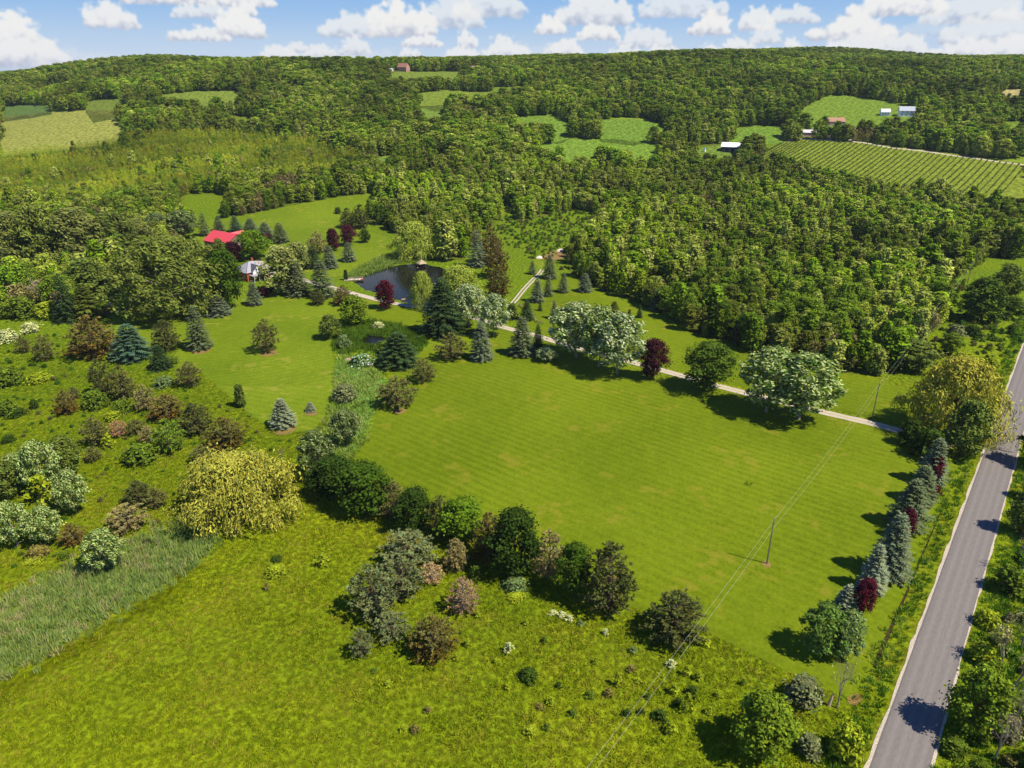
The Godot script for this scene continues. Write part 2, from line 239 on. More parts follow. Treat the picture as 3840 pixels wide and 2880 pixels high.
var YOUNG := [
	["sapling", -6.6, -105.7, 1.5, 0.7, 2, "tiny yellow green young bush before and right of the dead pine", "young bushes scattered over the lower meadow"],
	["sapling", -23.8, -92.3, 0.8, 0.7, 1, "tiny mid green young bush before and right of the small sparse pine", "young bushes scattered over the lower meadow"],
	["sapling", -9.8, -94.8, 1.4, 0.6, 2, "tiny yellow green young bush right of the rusty patched pine", "young bushes scattered over the lower meadow"],
	["sapling", -0.8, -88.5, 1, 0.6, 2, "tiny yellow green young bush before and left of the lone dark round bush", "young bushes scattered over the lower meadow"],
	["sapling", -11.7, -103.2, 1.6, 0.8, 2, "small yellow green young bush before and left of the dead pine", "young bushes scattered over the lower meadow"],
	["sapling", 34.6, -98.8, 1.5, 1.3, 2, "tiny yellow green young bush right of the round dark pine", "young bushes scattered over the lower meadow"],
	["sapling", 7.9, -88.9, 1, 0.7, 0, "tiny dark green young bush right of the lone dark round bush", "young bushes scattered over the lower meadow"],
	["sapling", 27.8, -93.4, 1.6, 0.9, 3, "tiny white flowering young bush before the round dark pine", "young bushes scattered over the lower meadow"],
	["sapling", 17.2, -101.2, 1.3, 0.7, 3, "tiny white flowering young bush before the tall dark pine", "young bushes scattered over the lower meadow"],
	["sapling", 6.4, -85.4, 1.6, 0.8, 2, "tiny yellow green young bush before and right of the lone dark round bush", "young bushes scattered over the lower meadow"],
	["sapling", 4.6, -84.5, 0.9, 0.8, 5, "tiny rusty brown young bush before the lone dark round bush", "young bushes scattered over the lower meadow"],
	["sapling", -2.9, -94.1, 1.1, 0.5, 2, "tiny yellow green young bush beyond and left of the lone dark round bush", "young bushes scattered over the lower meadow"],
	["sapling", -8, -98.2, 1.9, 0.8, 2, "small yellow green young bush beyond and right of the rusty patched pine", "young bushes scattered over the lower meadow"],
	["sapling", 12.8, -103.5, 1.1, 0.7, 4, "tiny blue green young bush before and left of the tall dark pine", "young bushes scattered over the lower meadow"],
	["sapling", -0.6, -96.8, 2.3, 1, 3, "small white flowering young bush beyond and left of the lone dark round bush", "young bushes scattered over the lower meadow"],
	["sapling", 29.9, -91.4, 2.4, 0.8, 2, "small yellow green young bush before the round dark pine", "young bushes scattered over the lower meadow"],
	["sapling", 10.9, -104.9, 1, 0.9, 3, "tiny white flowering young bush left of the tall dark pine", "young bushes scattered over the lower meadow"],
	["sapling", 21.5, -96.7, 1.3, 0.8, 4, "tiny blue green young bush left of the round dark pine", "young bushes scattered over the lower meadow"],
	["sapling", -21, -89.3, 1, 0.9, 2, "tiny yellow green young bush before and right of the small sparse pine", "young bushes scattered over the lower meadow"],
	["sapling", -7.1, -90.3, 1.1, 0.6, 2, "tiny yellow green young bush before and right of the rusty patched pine", "young bushes scattered over the lower meadow"],
	["sapling", 31.8, -90.5, 1.9, 0.9, 2, "small yellow green young bush before the round dark pine, second closest to it", "young bushes scattered over the lower meadow"],
	["sapling", 6, -99.1, 1.4, 0.7, 1, "tiny mid green young bush beyond the lone dark round bush", "young bushes scattered over the lower meadow"],
	["sapling", 9.5, -105.9, 1, 1, 3, "tiny white flowering young bush left of the tall dark pine, second closest to it", "young bushes scattered over the lower meadow"],
	["sapling", 31.8, -83.5, 1.6, 0.7, 2, "tiny yellow green young bush beyond and left of the leafy bottom edge tree", "young bushes scattered over the lower meadow"],
	["sapling", 9.8, -83.2, 1.3, 0.9, 1, "tiny mid green young bush before and right of the lone dark round bush", "young bushes scattered over the lower meadow"],
	["sapling", 7.8, -106.5, 0.7, 0.9, 3, "tiny white flowering young bush left of the tall dark pine, third closest to it", "young bushes scattered over the lower meadow"],
	["sapling", 5.5, -80.5, 1.2, 0.7, 1, "tiny mid green young bush before the lone dark round bush", "young bushes scattered over the lower meadow"],
	["sapling", 20.7, -92.4, 1.2, 0.9, 5, "tiny rusty brown young bush before and left of the round dark pine", "young bushes scattered over the lower meadow"],
	["sapling", 12.9, -86.8, 1.2, 0.9, 1, "tiny mid green young bush right of the lone dark round bush", "young bushes scattered over the lower meadow"],
	["sapling", 2.8, -79.6, 1.3, 1.1, 2, "tiny yellow green young bush before the lone dark round bush", "young bushes scattered over the lower meadow"],
	["sapling", 30, -87.4, 1.7, 1.2, 0, "small dark green young bush before the round dark pine", "young bushes scattered over the lower meadow"],
	["sapling", 26.9, -87.6, 2.2, 0.9, 2, "small yellow green young bush before the round dark pine, third closest to it", "young bushes scattered over the lower meadow"],
	["sapling", -13.6, -83.8, 1.2, 0.7, 5, "tiny rusty brown young bush before the rusty patched pine", "young bushes scattered over the lower meadow"],
	["sapling", 21.5, -90, 0.8, 0.7, 2, "tiny yellow green young bush before and left of the round dark pine", "young bushes scattered over the lower meadow"],
	["sapling", 34.2, -86.9, 1.3, 0.8, 2, "tiny yellow green young bush beyond the leafy bottom edge tree", "young bushes scattered over the lower meadow"],
	["sapling", 14.7, -94.1, 1.5, 0.5, 2, "tiny yellow green young bush right of the lone dark round bush", "young bushes scattered over the lower meadow"],
	["sapling", 2.6, -103.5, 1.5, 0.6, 2, "tiny yellow green young bush right of the dead pine", "young bushes scattered over the lower meadow"],
	["sapling", 28.4, -83.9, 4.1, 1, 2, "larger yellow green young bush beyond and left of the leafy bottom edge tree", "young bushes scattered over the lower meadow"],
	["sapling", 42.6, -86.8, 1, 0.6, 1, "tiny mid green young bush beyond and right of the leafy bottom edge tree", "young bushes scattered over the lower meadow"],
	["sapling", 24.8, -79.8, 2.4, 1, 2, "small yellow green young bush left of the leafy bottom edge tree", "young bushes scattered over the lower meadow"],
	["sapling", 39, -89.3, 1.4, 0.5, 1, "tiny mid green young bush before and right of the round dark pine", "young bushes scattered over the lower meadow"],
	["sapling", 27.2, -85.3, 1.3, 0.8, 0, "tiny dark green young bush before the round dark pine", "young bushes scattered over the lower meadow"],
	["sapling", 16.1, -87.1, 1.5, 0.9, 5, "tiny rusty brown young bush right of the lone dark round bush", "young bushes scattered over the lower meadow"],
	["sapling", 22.6, -86.6, 1.3, 0.6, 1, "tiny mid green young bush before and left of the round dark pine", "young bushes scattered over the lower meadow"],
	["sapling", 17.8, -89.3, 2.9, 0.9, 2, "larger yellow green young bush before and left of the round dark pine", "young bushes scattered over the lower meadow"],
	["sapling", 23.8, -82.3, 1.9, 1.4, 0, "small dark green young bush beyond and left of the leafy bottom edge tree", "young bushes scattered over the lower meadow"],
	["sapling", -15.2, -80, 1.5, 0.8, 5, "tiny rusty brown young bush before the rusty patched pine, second closest to it", "young bushes scattered over the lower meadow"],
	["sapling", -17.1, -80.2, 1.2, 0.7, 2, "tiny yellow green young bush before the rusty patched pine", "young bushes scattered over the lower meadow"],
	["sapling", 18.5, -83.2, 1.2, 0.9, 0, "tiny dark green young bush before and right of the lone dark round bush", "young bushes scattered over the lower meadow"],
	["sapling", 20.9, -83.5, 1.1, 0.7, 0, "tiny dark green young bush before and left of the round dark pine", "young bushes scattered over the lower meadow"],
]
var OUTLINES := {
	"big_lawn": [-43.3, -162.9, -40.9, -175.2, -40.9, -186.6, -41.6, -197.6, -40.5, -211.6, -37.2, -222.3, -33.6, -231.5, -26.9, -229.3, -20, -234.9, -18.1, -245, -7.9, -247.4, -3, -269.6, 9.7, -259.4, 27.9, -243.1, 53.1, -224.4, 70, -210.8, 94.5, -193.1, 110.5, -181.6, 118.4, -175.2, 122.2, -167.4, 109.5, -151.6, 88.1, -125, 79, -113.5, 65.2, -96.6, 59.2, -88.3, 54.6, -86.2, 53.2, -88.5, 48, -91.7, 36.6, -101.2, 30.1, -104.8, 22.8, -108.6, 17.3, -115.4, 8.2, -122, -4.8, -132.7, -19.5, -143.9, -30.5, -150.1],
	"pond_lawn": [-66.7, -312.1, -52.5, -301.6, -33.7, -288.6, -20.3, -279.4, -3.7, -269.6, -8.3, -247.8, -18.5, -245.9, -20.4, -235.8, -27.3, -230.2, -34, -232.3, -37.6, -223.1, -40, -215.3, -40.4, -233.6, -34.1, -242.6, -31.4, -253.8, -37.4, -269.6, -46.3, -276.5, -56.9, -282.4, -65.3, -293.7],
	"house_lawn": [-120.5, -230.6, -123.6, -240.3, -123.9, -252.3, -129.6, -238.1, -148.6, -264.2, -167.2, -278.8, -175, -287.3, -174.8, -308.5, -165.6, -315.7, -164.1, -347.7, -133.2, -339.2, -116.5, -315.7, -99.4, -315.7, -88.1, -321.7, -75.8, -305, -69.9, -276.5, -69.1, -253.8, -62.6, -231.5, -58.1, -207.9, -55.9, -188.7, -58.1, -181.6, -67.3, -181, -74.7, -187.5, -85.8, -200.3, -96.9, -213.4, -108, -226, -114.9, -226.4],
	"back_lawn": [-207.7, -469.9, -207, -483.9, -188, -497.3, -164.7, -517.3, -139.2, -536.3, -107.8, -553.1, -101.6, -547.6, -100.4, -515.9, -92.7, -458, -78.4, -443, -68.7, -402.5, -75.3, -370.8, -82.3, -356.7, -89.7, -347.7, -110.8, -356.7, -139.4, -386.1, -149.6, -386.1, -170.8, -408.2, -194.3, -432.8],
	"east_lawn": [0.4, -282.4, 1.2, -296.3, 12, -329.5, 19.3, -342.6, 29.6, -351.3, 40.2, -324.8, 50, -308.5, 62.5, -291.7, 72.2, -265.2, 90.3, -241.7, 107.9, -226.4, 121.5, -221.1, 128.8, -210.8, 125.5, -200.3, 115.4, -188.7, 107.2, -190.3, 96.3, -197.6, 71.4, -216.1, 54.3, -230.6, 39.7, -242.6, 28.7, -251.3, 10, -267.4],
	"mown_path": [3, -321.7, 9.6, -342.6, 14.9, -361.3, 8.9, -396.9, 0, -439.2, -6.3, -489.9, -9, -539.9, -11.7, -577.7, -8.4, -578.3, -5, -521.4, -1.8, -471, 5.1, -430.2, 15.2, -390.3, 20.4, -356.7, 12, -329.5],
	"pale_field": [-624.2, -923.1, -580.7, -909.6, -437.4, -846.5, -412.3, -798, -389.1, -751.3, -389.9, -726.5, -459.6, -709.6, -484.6, -706.8, -521.2, -760.2],
	"strip_field": [-670.9, -997.7, -624.7, -983.6, -570.4, -940.6, -531.9, -877.1, -558.2, -876.3, -598.5, -886.7, -641.1, -949.9],
	"pasture": [-417.7, -908.4, -374.4, -932.5, -331.3, -937.6, -309.8, -876.9, -301.6, -838.1, -331.6, -834.7, -389.5, -846.9],
	"small_pasture": [-520.6, -927.4, -454.7, -904, -426.1, -847.1, -416.3, -822, -447.5, -806.1, -480.1, -855.3],
	"hilltop_field": [-179.3, -1102.1, -170.9, -1164.5, -73.3, -1204, -66.6, -1094, -75.4, -1031.8, -135.8, -1002.1, -167.4, -1029],
	"slope_field": [-126.3, -977.6, -82.3, -1004, -18.9, -981, -17.4, -903, -48.8, -877.6, -88.7, -866.6, -116.8, -904.2],
	"upper_clearing": [-28.4, -1025.9, 17.2, -1019.3, 16, -949.3, 13.3, -922.1, -5, -915.9, -26.4, -954],
	"brushy_clearing": [-112.4, -897.6, -80.3, -905, -73.9, -833.5, -69.9, -772.9, -85.3, -757.4, -103.6, -827.4],
	"middle_clearing": [-3.1, -831.9, 47, -845.6, 62.4, -806.7, 57.9, -749, 46.4, -725.7, -2.8, -766.7],
	"pond_clearing": [86.9, -772, 93.3, -828.7, 134.9, -834.8, 167.8, -819, 157, -765.9, 119.5, -735.2, 88.6, -742.7],
	"long_clearing": [22.3, -665.8, 24.1, -718.2, 57.4, -749.2, 108.1, -756.2, 147.6, -743.3, 137.8, -694, 117.7, -673.3, 53.7, -659.1],
	"little_clearing": [-120.9, -665.8, -105.3, -664, -99.8, -629.1, -96.8, -607.9, -105, -607.4, -114.5, -630.2],
	"house_meadow": [300.1, -799.8, 318.6, -849, 337.7, -882.3, 389.2, -941.8, 415.7, -930.3, 440.7, -895.1, 459.1, -853.2, 431.3, -801.5, 417.3, -777.2, 397.4, -759.6],
	"orchard_field": [216.2, -735.5, 229.3, -780, 239.2, -803.2, 265.8, -818.3, 298.7, -816.1, 282.4, -771.6, 271.5, -755.3, 238, -738.7],
	"barn_yard": [167.6, -687.6, 178.7, -733, 219.7, -755.6, 229.2, -747.8, 215.5, -702.9, 197.9, -669.1, 170.4, -666],
	"vineyard": [225.5, -676, 239.4, -717.5, 271.6, -757.2, 309, -762.6, 352.8, -740.1, 456.4, -647.4, 393.1, -546.6, 359.6, -500],
	"right_field": [475.7, -737.3, 504.5, -781.9, 549, -798.5, 533, -772.3, 502, -727.4],
	"hay_field": [559.2, -876.5, 600, -940.3, 642.3, -949, 621.5, -915.8, 579.7, -854.2],
	"plantation_clearing": [-252.3, -548, -226.3, -558.9, -210.8, -537, -200.8, -511.5, -204.5, -480.6, -218.1, -475.9, -239.7, -520.7],
	"wood_meadow": [-3.8, -546.8, -9.4, -468.4, -1.7, -420.2, 13.7, -384, 31.5, -402.5, 49.8, -452, 64.4, -501.6, 46.7, -522.7, 24.1, -503.9, 7.5, -483.9],
	"gap_meadow": [166.9, -429.5, 169.7, -440.5, 183.9, -477.4, 193.2, -477.3, 178.3, -440.5, 173.6, -429.5],
	"gap_meadow2": [185.2, -391.6, 189.6, -403.6, 206.9, -440.4, 217.2, -437.9, 199, -401.1, 192.9, -389.3],
	"line_meadow": [216.2, -347.7, 230, -346, 210.3, -308.5, 222.1, -301.6, 210.1, -276.5, 189.3, -245, 161.2, -227.2, 148, -240.3, 156.8, -253.8, 172.7, -268, 191.4, -301.6],
}
var DRIVE := [127.1, -170.7, 122.5, -173.3, 117.2, -177.9, 111, -182.5, 105.6, -186.9, 94.9, -194, 70.3, -211.9, 53.4, -226, 39, -237.6, 28.1, -245.5, 9.8, -262, -3.4, -272.4, -12.7, -281.8, -35.5, -296.3, -53, -305, -71.1, -317.9, -85.5, -329.5, -98.7, -339.2, -108.3, -347.7, -120.3, -356.7, -131.9, -363.2]
var TRACK := [-1.6, -298.9, 1.3, -308.5, 5.2, -324.8, 10.1, -342.6, 14, -354.9, 16, -364.1]
var CLOUDS := [
	["c", -26.83, 2.44, 3.13, 1.53],
	["c", -32.49, 1.39, 2.78, 1.67],
	["c", -31.71, 0.04, 5.21, 1.81],
	["c", -21.17, 3.93, 11.47, 1.18],
	["c", -21.15, 3.22, 4.86, 0.90],
	["c", -18.32, 3.44, 1.18, 0.83],
	["c", -21.67, 1.81, 4.52, 0.90],
	["c", -18.99, 1.96, 3.13, 1.74],
	["c", -11.48, 2.09, 4.86, 1.60],
	["c", -7.95, 2.17, 5.21, 2.08],
	["c", -4.38, 2.73, 4.52, 1.81],
	["c", -1.86, 3.39, 5.39, 2.08],
	["c", -11.41, 1.01, 2.43, 1.04],
	["c", -6.59, 1.58, 3.47, 0.83],
	["c", -3.31, 1.52, 1.18, 1.04],
	["c", -3.60, 0.60, 3.30, 0.90],
	["c", -7.46, 0.90, 1.53, 0.69],
	["c", -0.54, 0.73, 3.82, 1.46],
	["c", 3.86, 0.91, 2.92, 1.18],
	["c", 5.79, 2.90, 5.91, 2.08],
	["c", 2.82, 2.37, 2.08, 1.11],
	["c", 6.17, 2.00, 3.30, 1.04],
	["c", 9.51, 1.44, 4.34, 1.32],
	["c", 8.24, 0.72, 2.78, 0.97],
	["c", 10.88, 0.77, 2.43, 0.90],
	["c", 11.94, 3.37, 6.95, 1.60],
	["c", 13.95, 2.25, 3.13, 1.32],
	["c", 14.29, 0.64, 1.81, 1.04],
	["c", 17.03, 2.50, 2.22, 1.25],
	["c", 19.38, 2.92, 3.82, 1.11],
	["c", 17.75, 1.69, 1.95, 1.04],
	["c", 15.96, 1.23, 2.43, 0.83],
	["c", 19.62, 1.32, 1.11, 0.69],
	["c", 18.03, 0.75, 2.78, 0.63],
	["c", 23.05, 1.80, 6.08, 1.67],
	["c", 24.65, 0.72, 8.34, 1.60],
	["c", 25.70, 3.16, 6.25, 1.60],
	["c", 30.08, 2.62, 6.43, 1.74],
	["c", 31.33, 1.46, 6.95, 1.67],
	["c", 31.30, 0.52, 7.99, 1.39],
	["c", -24.83, 0.10, 2.78, 0.69],
	["c", -16.70, 0.76, 3.13, 0.76],
	["c", -28.40, -0.04, 2.08, 0.76],
	["c", -15.39, 1.24, 2.08, 0.56],
	["c", -13.84, 0.89, 2.43, 0.76],
]

# albedo tones of each species, sRGB
const TONES := {
	"poplar": [Color8(108, 120, 50), Color8(120, 128, 64), Color8(94, 108, 46)],
	"silver": [Color8(172, 182, 134), Color8(130, 142, 90), Color8(160, 174, 108)],
	"spruce": [Color8(99, 111, 84), Color8(92, 104, 70), Color8(122, 132, 103)],
	"greenspruce": [Color8(58, 78, 42), Color8(72, 98, 74), Color8(88, 100, 36)],
	"pine": [Color8(78, 85, 42), Color8(98, 100, 52), Color8(104, 96, 50), Color8(130, 122, 76), Color8(94, 91, 46), Color8(100, 109, 68)],
	"maple": [Color8(62, 86, 22), Color8(50, 70, 22), Color8(88, 116, 24), Color8(72, 94, 28)],
	"broad": [Color8(76, 98, 32), Color8(98, 114, 46), Color8(106, 128, 32), Color8(138, 146, 78)],
	"willow": [Color8(150, 150, 58), Color8(146, 160, 62), Color8(152, 150, 56)],
	"purple": [Color8(60, 30, 34), Color8(74, 34, 42), Color8(84, 30, 42)],
	"cedar": [Color8(48, 70, 24), Color8(78, 92, 38)],
	"shrub": [Color8(60, 80, 24), Color8(92, 112, 32), Color8(140, 154, 34), Color8(186, 192, 128), Color8(104, 124, 72), Color8(122, 114, 56), Color8(116, 124, 80)],
	"birch": [Color8(96, 124, 50), Color8(124, 146, 80)],
	"larch": [Color8(98, 122, 38)],
	"lilac": [Color8(222, 200, 214)],
	"deadpine": [Color8(140, 118, 88), Color8(158, 136, 96), Color8(150, 118, 82)],
	"bare": [Color8(150, 148, 90), Color8(140, 150, 84)],
}
# species -> [node name, category, tone list, prototypes]
const KINDS := {
	"poplar": ["poplar_tree", "tree", "poplar", ["poplar_b", "poplar_c"]],
	"silver": ["silver_leaf_tree", "tree", "silver", ["silver_a", "silver_b", "silver_c"]],
	"spruce": ["blue_spruce", "spruce", "spruce", ["spruce_a", "spruce_b"]],
	"greenspruce": ["green_spruce", "spruce", "greenspruce", ["spruce_c", "spruce_b"]],
	"pine": ["pine_tree", "pine", "pine", ["pine_a", "pine_b", "pine_c"]],
	"maple": ["maple_tree", "tree", "maple", ["maple_a", "maple_b"]],
	"broad": ["broadleaf_tree", "tree", "broad", ["broad_a", "broad_b", "broad_c"]],
	"willow": ["weeping_willow", "willow", "willow", ["willow_a", "willow_b"]],
	"purple": ["purple_maple", "tree", "purple", ["maple_a", "broad_b"]],
	"cedar": ["cedar_tree", "tree", "cedar", ["cedar_a"]],
	"shrub": ["shrub", "shrub", "shrub", ["shrub_a", "shrub_b"]],
	"shrubtree": ["bush", "bush", "shrub", ["shrub_c", "shrub_b"]],
	"birch": ["birch_tree", "tree", "birch", ["birch_a"]],
	"larch": ["larch_tree", "tree", "larch", ["pine_b"]],
	"lilac": ["lilac_bush", "shrub", "lilac", ["lilac_a"]],
	"deadpine": ["dead_pine", "pine", "deadpine", ["pine_d"]],
	"bare": ["bare_tree", "tree", "bare", ["bare_a", "bare_b"]],
	"sapling": ["young_bush", "bush", "shrub", ["sapling_a", "sapling_b"]],
}

const EYE := Vector3(0, 95, 0)
const ROAD_FROM := Vector2(53.2, -73.7)   # left edge of the asphalt
const ROAD_DIR := Vector2(0.6193, -0.7851)
const ROAD_OUT := Vector2(0.7851, 0.6193)  # across the road, to its right

var rng := RandomNumberGenerator.new()
var nz := FastNoiseLite.new()      # slow patches
var nf := FastNoiseLite.new()      # fine mottling
var taken := {}
var outline := {}
var mats := {}
var protos := {}
var gx := PackedFloat32Array()
var gz := PackedFloat32Array()
var gy := PackedFloat32Array()
var pond := PackedVector2Array()
var small_pond := PackedVector2Array()
var stand := {}                     # coarse cells that hold a planted tree: cell -> list of [x, z, r]

# ------------------------------------------------------------------ shape collector
class Buf:
	var v := PackedVector3Array()
	var c := PackedColorArray()
	var i := PackedInt32Array()
	var u := PackedVector2Array()
	func leaf(p: Vector3, t: Vector3, b: Vector3, col: Color) -> void:
		var k := v.size()
		v.append(p - t); v.append(p + b); v.append(p + t); v.append(p - b)
		c.append(col); c.append(col); c.append(col); c.append(col)
		i.append(k); i.append(k + 1); i.append(k + 2); i.append(k); i.append(k + 2); i.append(k + 3)
	func tri(p: Vector3, q: Vector3, r: Vector3, col: Color) -> void:
		var k := v.size()
		v.append(p); v.append(q); v.append(r)
		c.append(col); c.append(col); c.append(col)
		i.append(k); i.append(k + 1); i.append(k + 2)
	func quad(p: Vector3, q: Vector3, r: Vector3, s: Vector3, col := Color.WHITE) -> void:
		tri(p, q, r, col); tri(p, r, s, col)
	func tube(a: Vector3, b: Vector3, ra: float, rb: float, n: int, col: Color) -> void:
		var d := (b - a).normalized()
		var x := d.cross(Vector3.RIGHT if absf(d.x) < 0.8 else Vector3.UP).normalized()
		var y := d.cross(x)
		var k := v.size()
		for j in n:
			var w := TAU * j / n
			var o := x * cos(w) + y * sin(w)
			v.append(a + o * ra); v.append(b + o * rb); c.append(col); c.append(col)
		for j in n:
			var j2 := (j + 1) % n
			i.append(k + 2 * j); i.append(k + 2 * j2); i.append(k + 2 * j + 1)
			i.append(k + 2 * j2); i.append(k + 2 * j2 + 1); i.append(k + 2 * j + 1)
	func box(o: Vector3, s: Vector3, turn := 0.0, col := Color.WHITE) -> void:
		var p: Array[Vector3] = []
		for k in 8:
			var q := Vector3((k & 1) - 0.5, ((k >> 1) & 1) - 0.5, ((k >> 2) & 1) - 0.5) * s
			p.append(o + q.rotated(Vector3.UP, turn))
		for f in [[0, 2, 3, 1], [4, 5, 7, 6], [0, 1, 5, 4], [2, 6, 7, 3], [0, 4, 6, 2], [1, 3, 7, 5]]:
			quad(p[f[0]], p[f[1]], p[f[2]], p[f[3]], col)
	func mesh(m: Material) -> ArrayMesh:
		var a := []
		a.resize(Mesh.ARRAY_MAX)
		a[Mesh.ARRAY_VERTEX] = v
		a[Mesh.ARRAY_COLOR] = c
		a[Mesh.ARRAY_INDEX] = i
		if u.size() == v.size():
			a[Mesh.ARRAY_TEX_UV] = u
		var out := ArrayMesh.new()
		out.add_surface_from_arrays(Mesh.PRIMITIVE_TRIANGLES, a)
		if m: out.surface_set_material(0, m)
		return out

# ------------------------------------------------------------------ naming
func numbered(called: String) -> String:
	var n: int = taken.get(called, 0)
	taken[called] = n + 1
	return called if n == 0 else "%s_%03d" % [called, n]

func tag(o: Node, label: String, category := "", group := "", kind := "") -> Node:
	o.set_meta("label", label)
	if category: o.set_meta("category", category)
	if group: o.set_meta("group", group)
	if kind: o.set_meta("kind", kind)
	return o

func nth(n: int) -> String:
	var w := ["first", "second", "third", "fourth", "fifth", "sixth", "seventh", "eighth", "ninth", "tenth", "eleventh", "twelfth"]
	if n <= 12: return w[n - 1]
	return "%d%s" % [n, "th" if n % 100 in [11, 12, 13] or n % 10 not in [1, 2, 3] else ["st", "nd", "rd"][n % 10 - 1]]

func thing(called: String, label: String, category: String, at: Vector3, turn := 0.0, group := "") -> Node3D:
	var o := Node3D.new()
	o.name = numbered(called)
	add_child(o)
	o.position = at
	o.rotation.y = turn
	tag(o, label, category, group)
	return o

func part(called: String, m: Mesh, parent: Node, mat: Material = null, label := "") -> MeshInstance3D:
	var o := MeshInstance3D.new()
	o.name = called
	o.mesh = m
	if mat: o.material_override = mat
	if label: o.set_meta("label", label)
	parent.add_child(o, true)
	return o

func structure(called: String, m: Mesh, label: String) -> MeshInstance3D:
	var o := MeshInstance3D.new()
	o.name = numbered(called)
	o.mesh = m
	add_child(o)
	tag(o, label, "", "", "structure")
	return o

# ------------------------------------------------------------------ materials
func flat(key: String, col: Color, rough := 0.85, spec := 0.35) -> StandardMaterial3D:
	if not mats.has(key):
		var m := StandardMaterial3D.new()
		m.resource_name = key
		m.albedo_color = col
		m.roughness = rough
		m.metallic_specular = spec
		m.vertex_color_use_as_albedo = true
		m.vertex_color_is_srgb = true
		mats[key] = m
	return mats[key]

func leafy(key: String, col: Color) -> StandardMaterial3D:
	var m := flat(key, Color(minf(col.r * 1.27, 1), minf(col.g * 1.27, 1), minf(col.b * 1.27, 1)), 0.75, 0.12)
	m.backlight_enabled = true
	m.backlight = Color(0.4, 0.44, 0.2)
	return m

# ------------------------------------------------------------------ terrain
func sm(a: float, b: float, t: float) -> float:
	t = clampf((t - a) / (b - a), 0.0, 1.0)
	return t * t * (3.0 - 2.0 * t)

func lie(x: float, z: float) -> float:
	var s := -z
	var a := x / maxf(s, 60.0)
	var r := 100.0 * sm(430, 1250, s) * (1.0 - 0.42 * sm(0.42, 0.8, -a)) + 24.0 * sm(1100, 1750, s) * sm(-0.05, 0.3, a) * (1.0 - 0.95 * sm(0.4, 0.66, a))
	r -= 70.0 * sm(1900, 3600, s)
	var u := sm(440, 640, s) * (1.0 - sm(2500, 4000, s))
	return r + u * (4.0 * sin(x / 150 + s / 210) + 3.0 * sin(x / 83 - s / 127 + 1.3))

func inside(x: float, z: float, p: PackedVector2Array) -> bool:
	return Geometry2D.is_point_in_polygon(Vector2(x, z), p)

func poly(a: Array) -> PackedVector2Array:
	var p := PackedVector2Array()
	for k in range(0, a.size(), 2):
		p.append(Vector2(a[k], a[k + 1]))
	return p

func grow(p: PackedVector2Array, by: float) -> PackedVector2Array:
	var g := Geometry2D.offset_polygon(p, by)
	return g[0] if g.size() else p

func axis(fine_from: float, fine_to: float, step: float, from: float, to: float) -> PackedFloat32Array:
	var a: Array[float] = []
	var x := fine_from
	while x <= fine_to:
		a.append(x); x += step
	var d := step
	while x < to:
		a.append(x); d = minf(d * 1.12, 400.0); x += d
	x = fine_from; d = step
	while x > from:
		d = minf(d * 1.12, 400.0); x -= d; a.append(x)
	a.sort()
	return PackedFloat32Array(a)

func at_grid(x: float, z: float) -> float:
	var i := clampi(gx.bsearch(x) - 1, 0, gx.size() - 2)
	var j := clampi(gz.bsearch(z) - 1, 0, gz.size() - 2)
	var fx := (x - gx[i]) / (gx[i + 1] - gx[i])
	var fz := (z - gz[j]) / (gz[j + 1] - gz[j])
	var n := gx.size()
	var a := gy[j * n + i]
	var b := gy[j * n + i + 1]
	var c := gy[(j + 1) * n + i]
	var d := gy[(j + 1) * n + i + 1]
	if fx + fz <= 1.0:
		return a + (b - a) * fx + (c - a) * fz
	return d + (c - d) * (1.0 - fx) + (b - d) * (1.0 - fz)

func ground(x: float, z: float) -> Vector3:
	return Vector3(x, at_grid(x, z), z)

func wet(x: float, z: float, p: PackedVector2Array) -> float:
	var n := 0
	for dx in [-2.0, 0.0, 2.0]:
		for dz in [-2.0, 0.0, 2.0]:
			n += int(inside(x + dx, z + dz, p))
	return n / 9.0

func build_terrain() -> void:
	gx = axis(-280, 300, 4, -9000, 9000)
	gz = axis(-470, -48, 4, -9000, 3000)
	var n := gx.size()
	var b := Buf.new()
	gy.resize(n * gz.size())
	var lawnish: PackedVector2Array = poly(OUTLINES.big_lawn)
	var box_p := Rect2(-90, -400, 140, 160)
	for j in gz.size():
		for i in n:
			var x := gx[i]
			var z := gz[j]
			var y := lie(x, z)
			if box_p.has_point(Vector2(x, z)):
				y -= 1.3 * wet(x, z, pond) + 0.8 * wet(x, z, small_pond)
			var q := Vector2(x, z) - ROAD_FROM
			var across := q.dot(ROAD_OUT)
			if z > -420 and z < -20:
				y -= 0.45 * exp(-pow((across + 4.2) / 2.0, 2.0)) + 0.4 * exp(-pow((across - 12.0) / 2.5, 2.0))
			gy[j * n + i] = y
			b.v.append(Vector3(x, y, z))
			b.u.append(Vector2(x, z) / 60.0)
			b.c.append(soil(x, z))
	for j in gz.size() - 1:
		for i in n - 1:
			var k := j * n + i
			b.i.append(k); b.i.append(k + 1); b.i.append(k + n)
			b.i.append(k + 1); b.i.append(k + n + 1); b.i.append(k + n)
	var m := flat("meadow ground", Color.WHITE, 1.0, 0.1)
	m.albedo_texture = mottle(512, 0.075, 0.66, 5)
	structure("ground", b.mesh(m), "rolling green meadow ground reaching to the wooded hills")

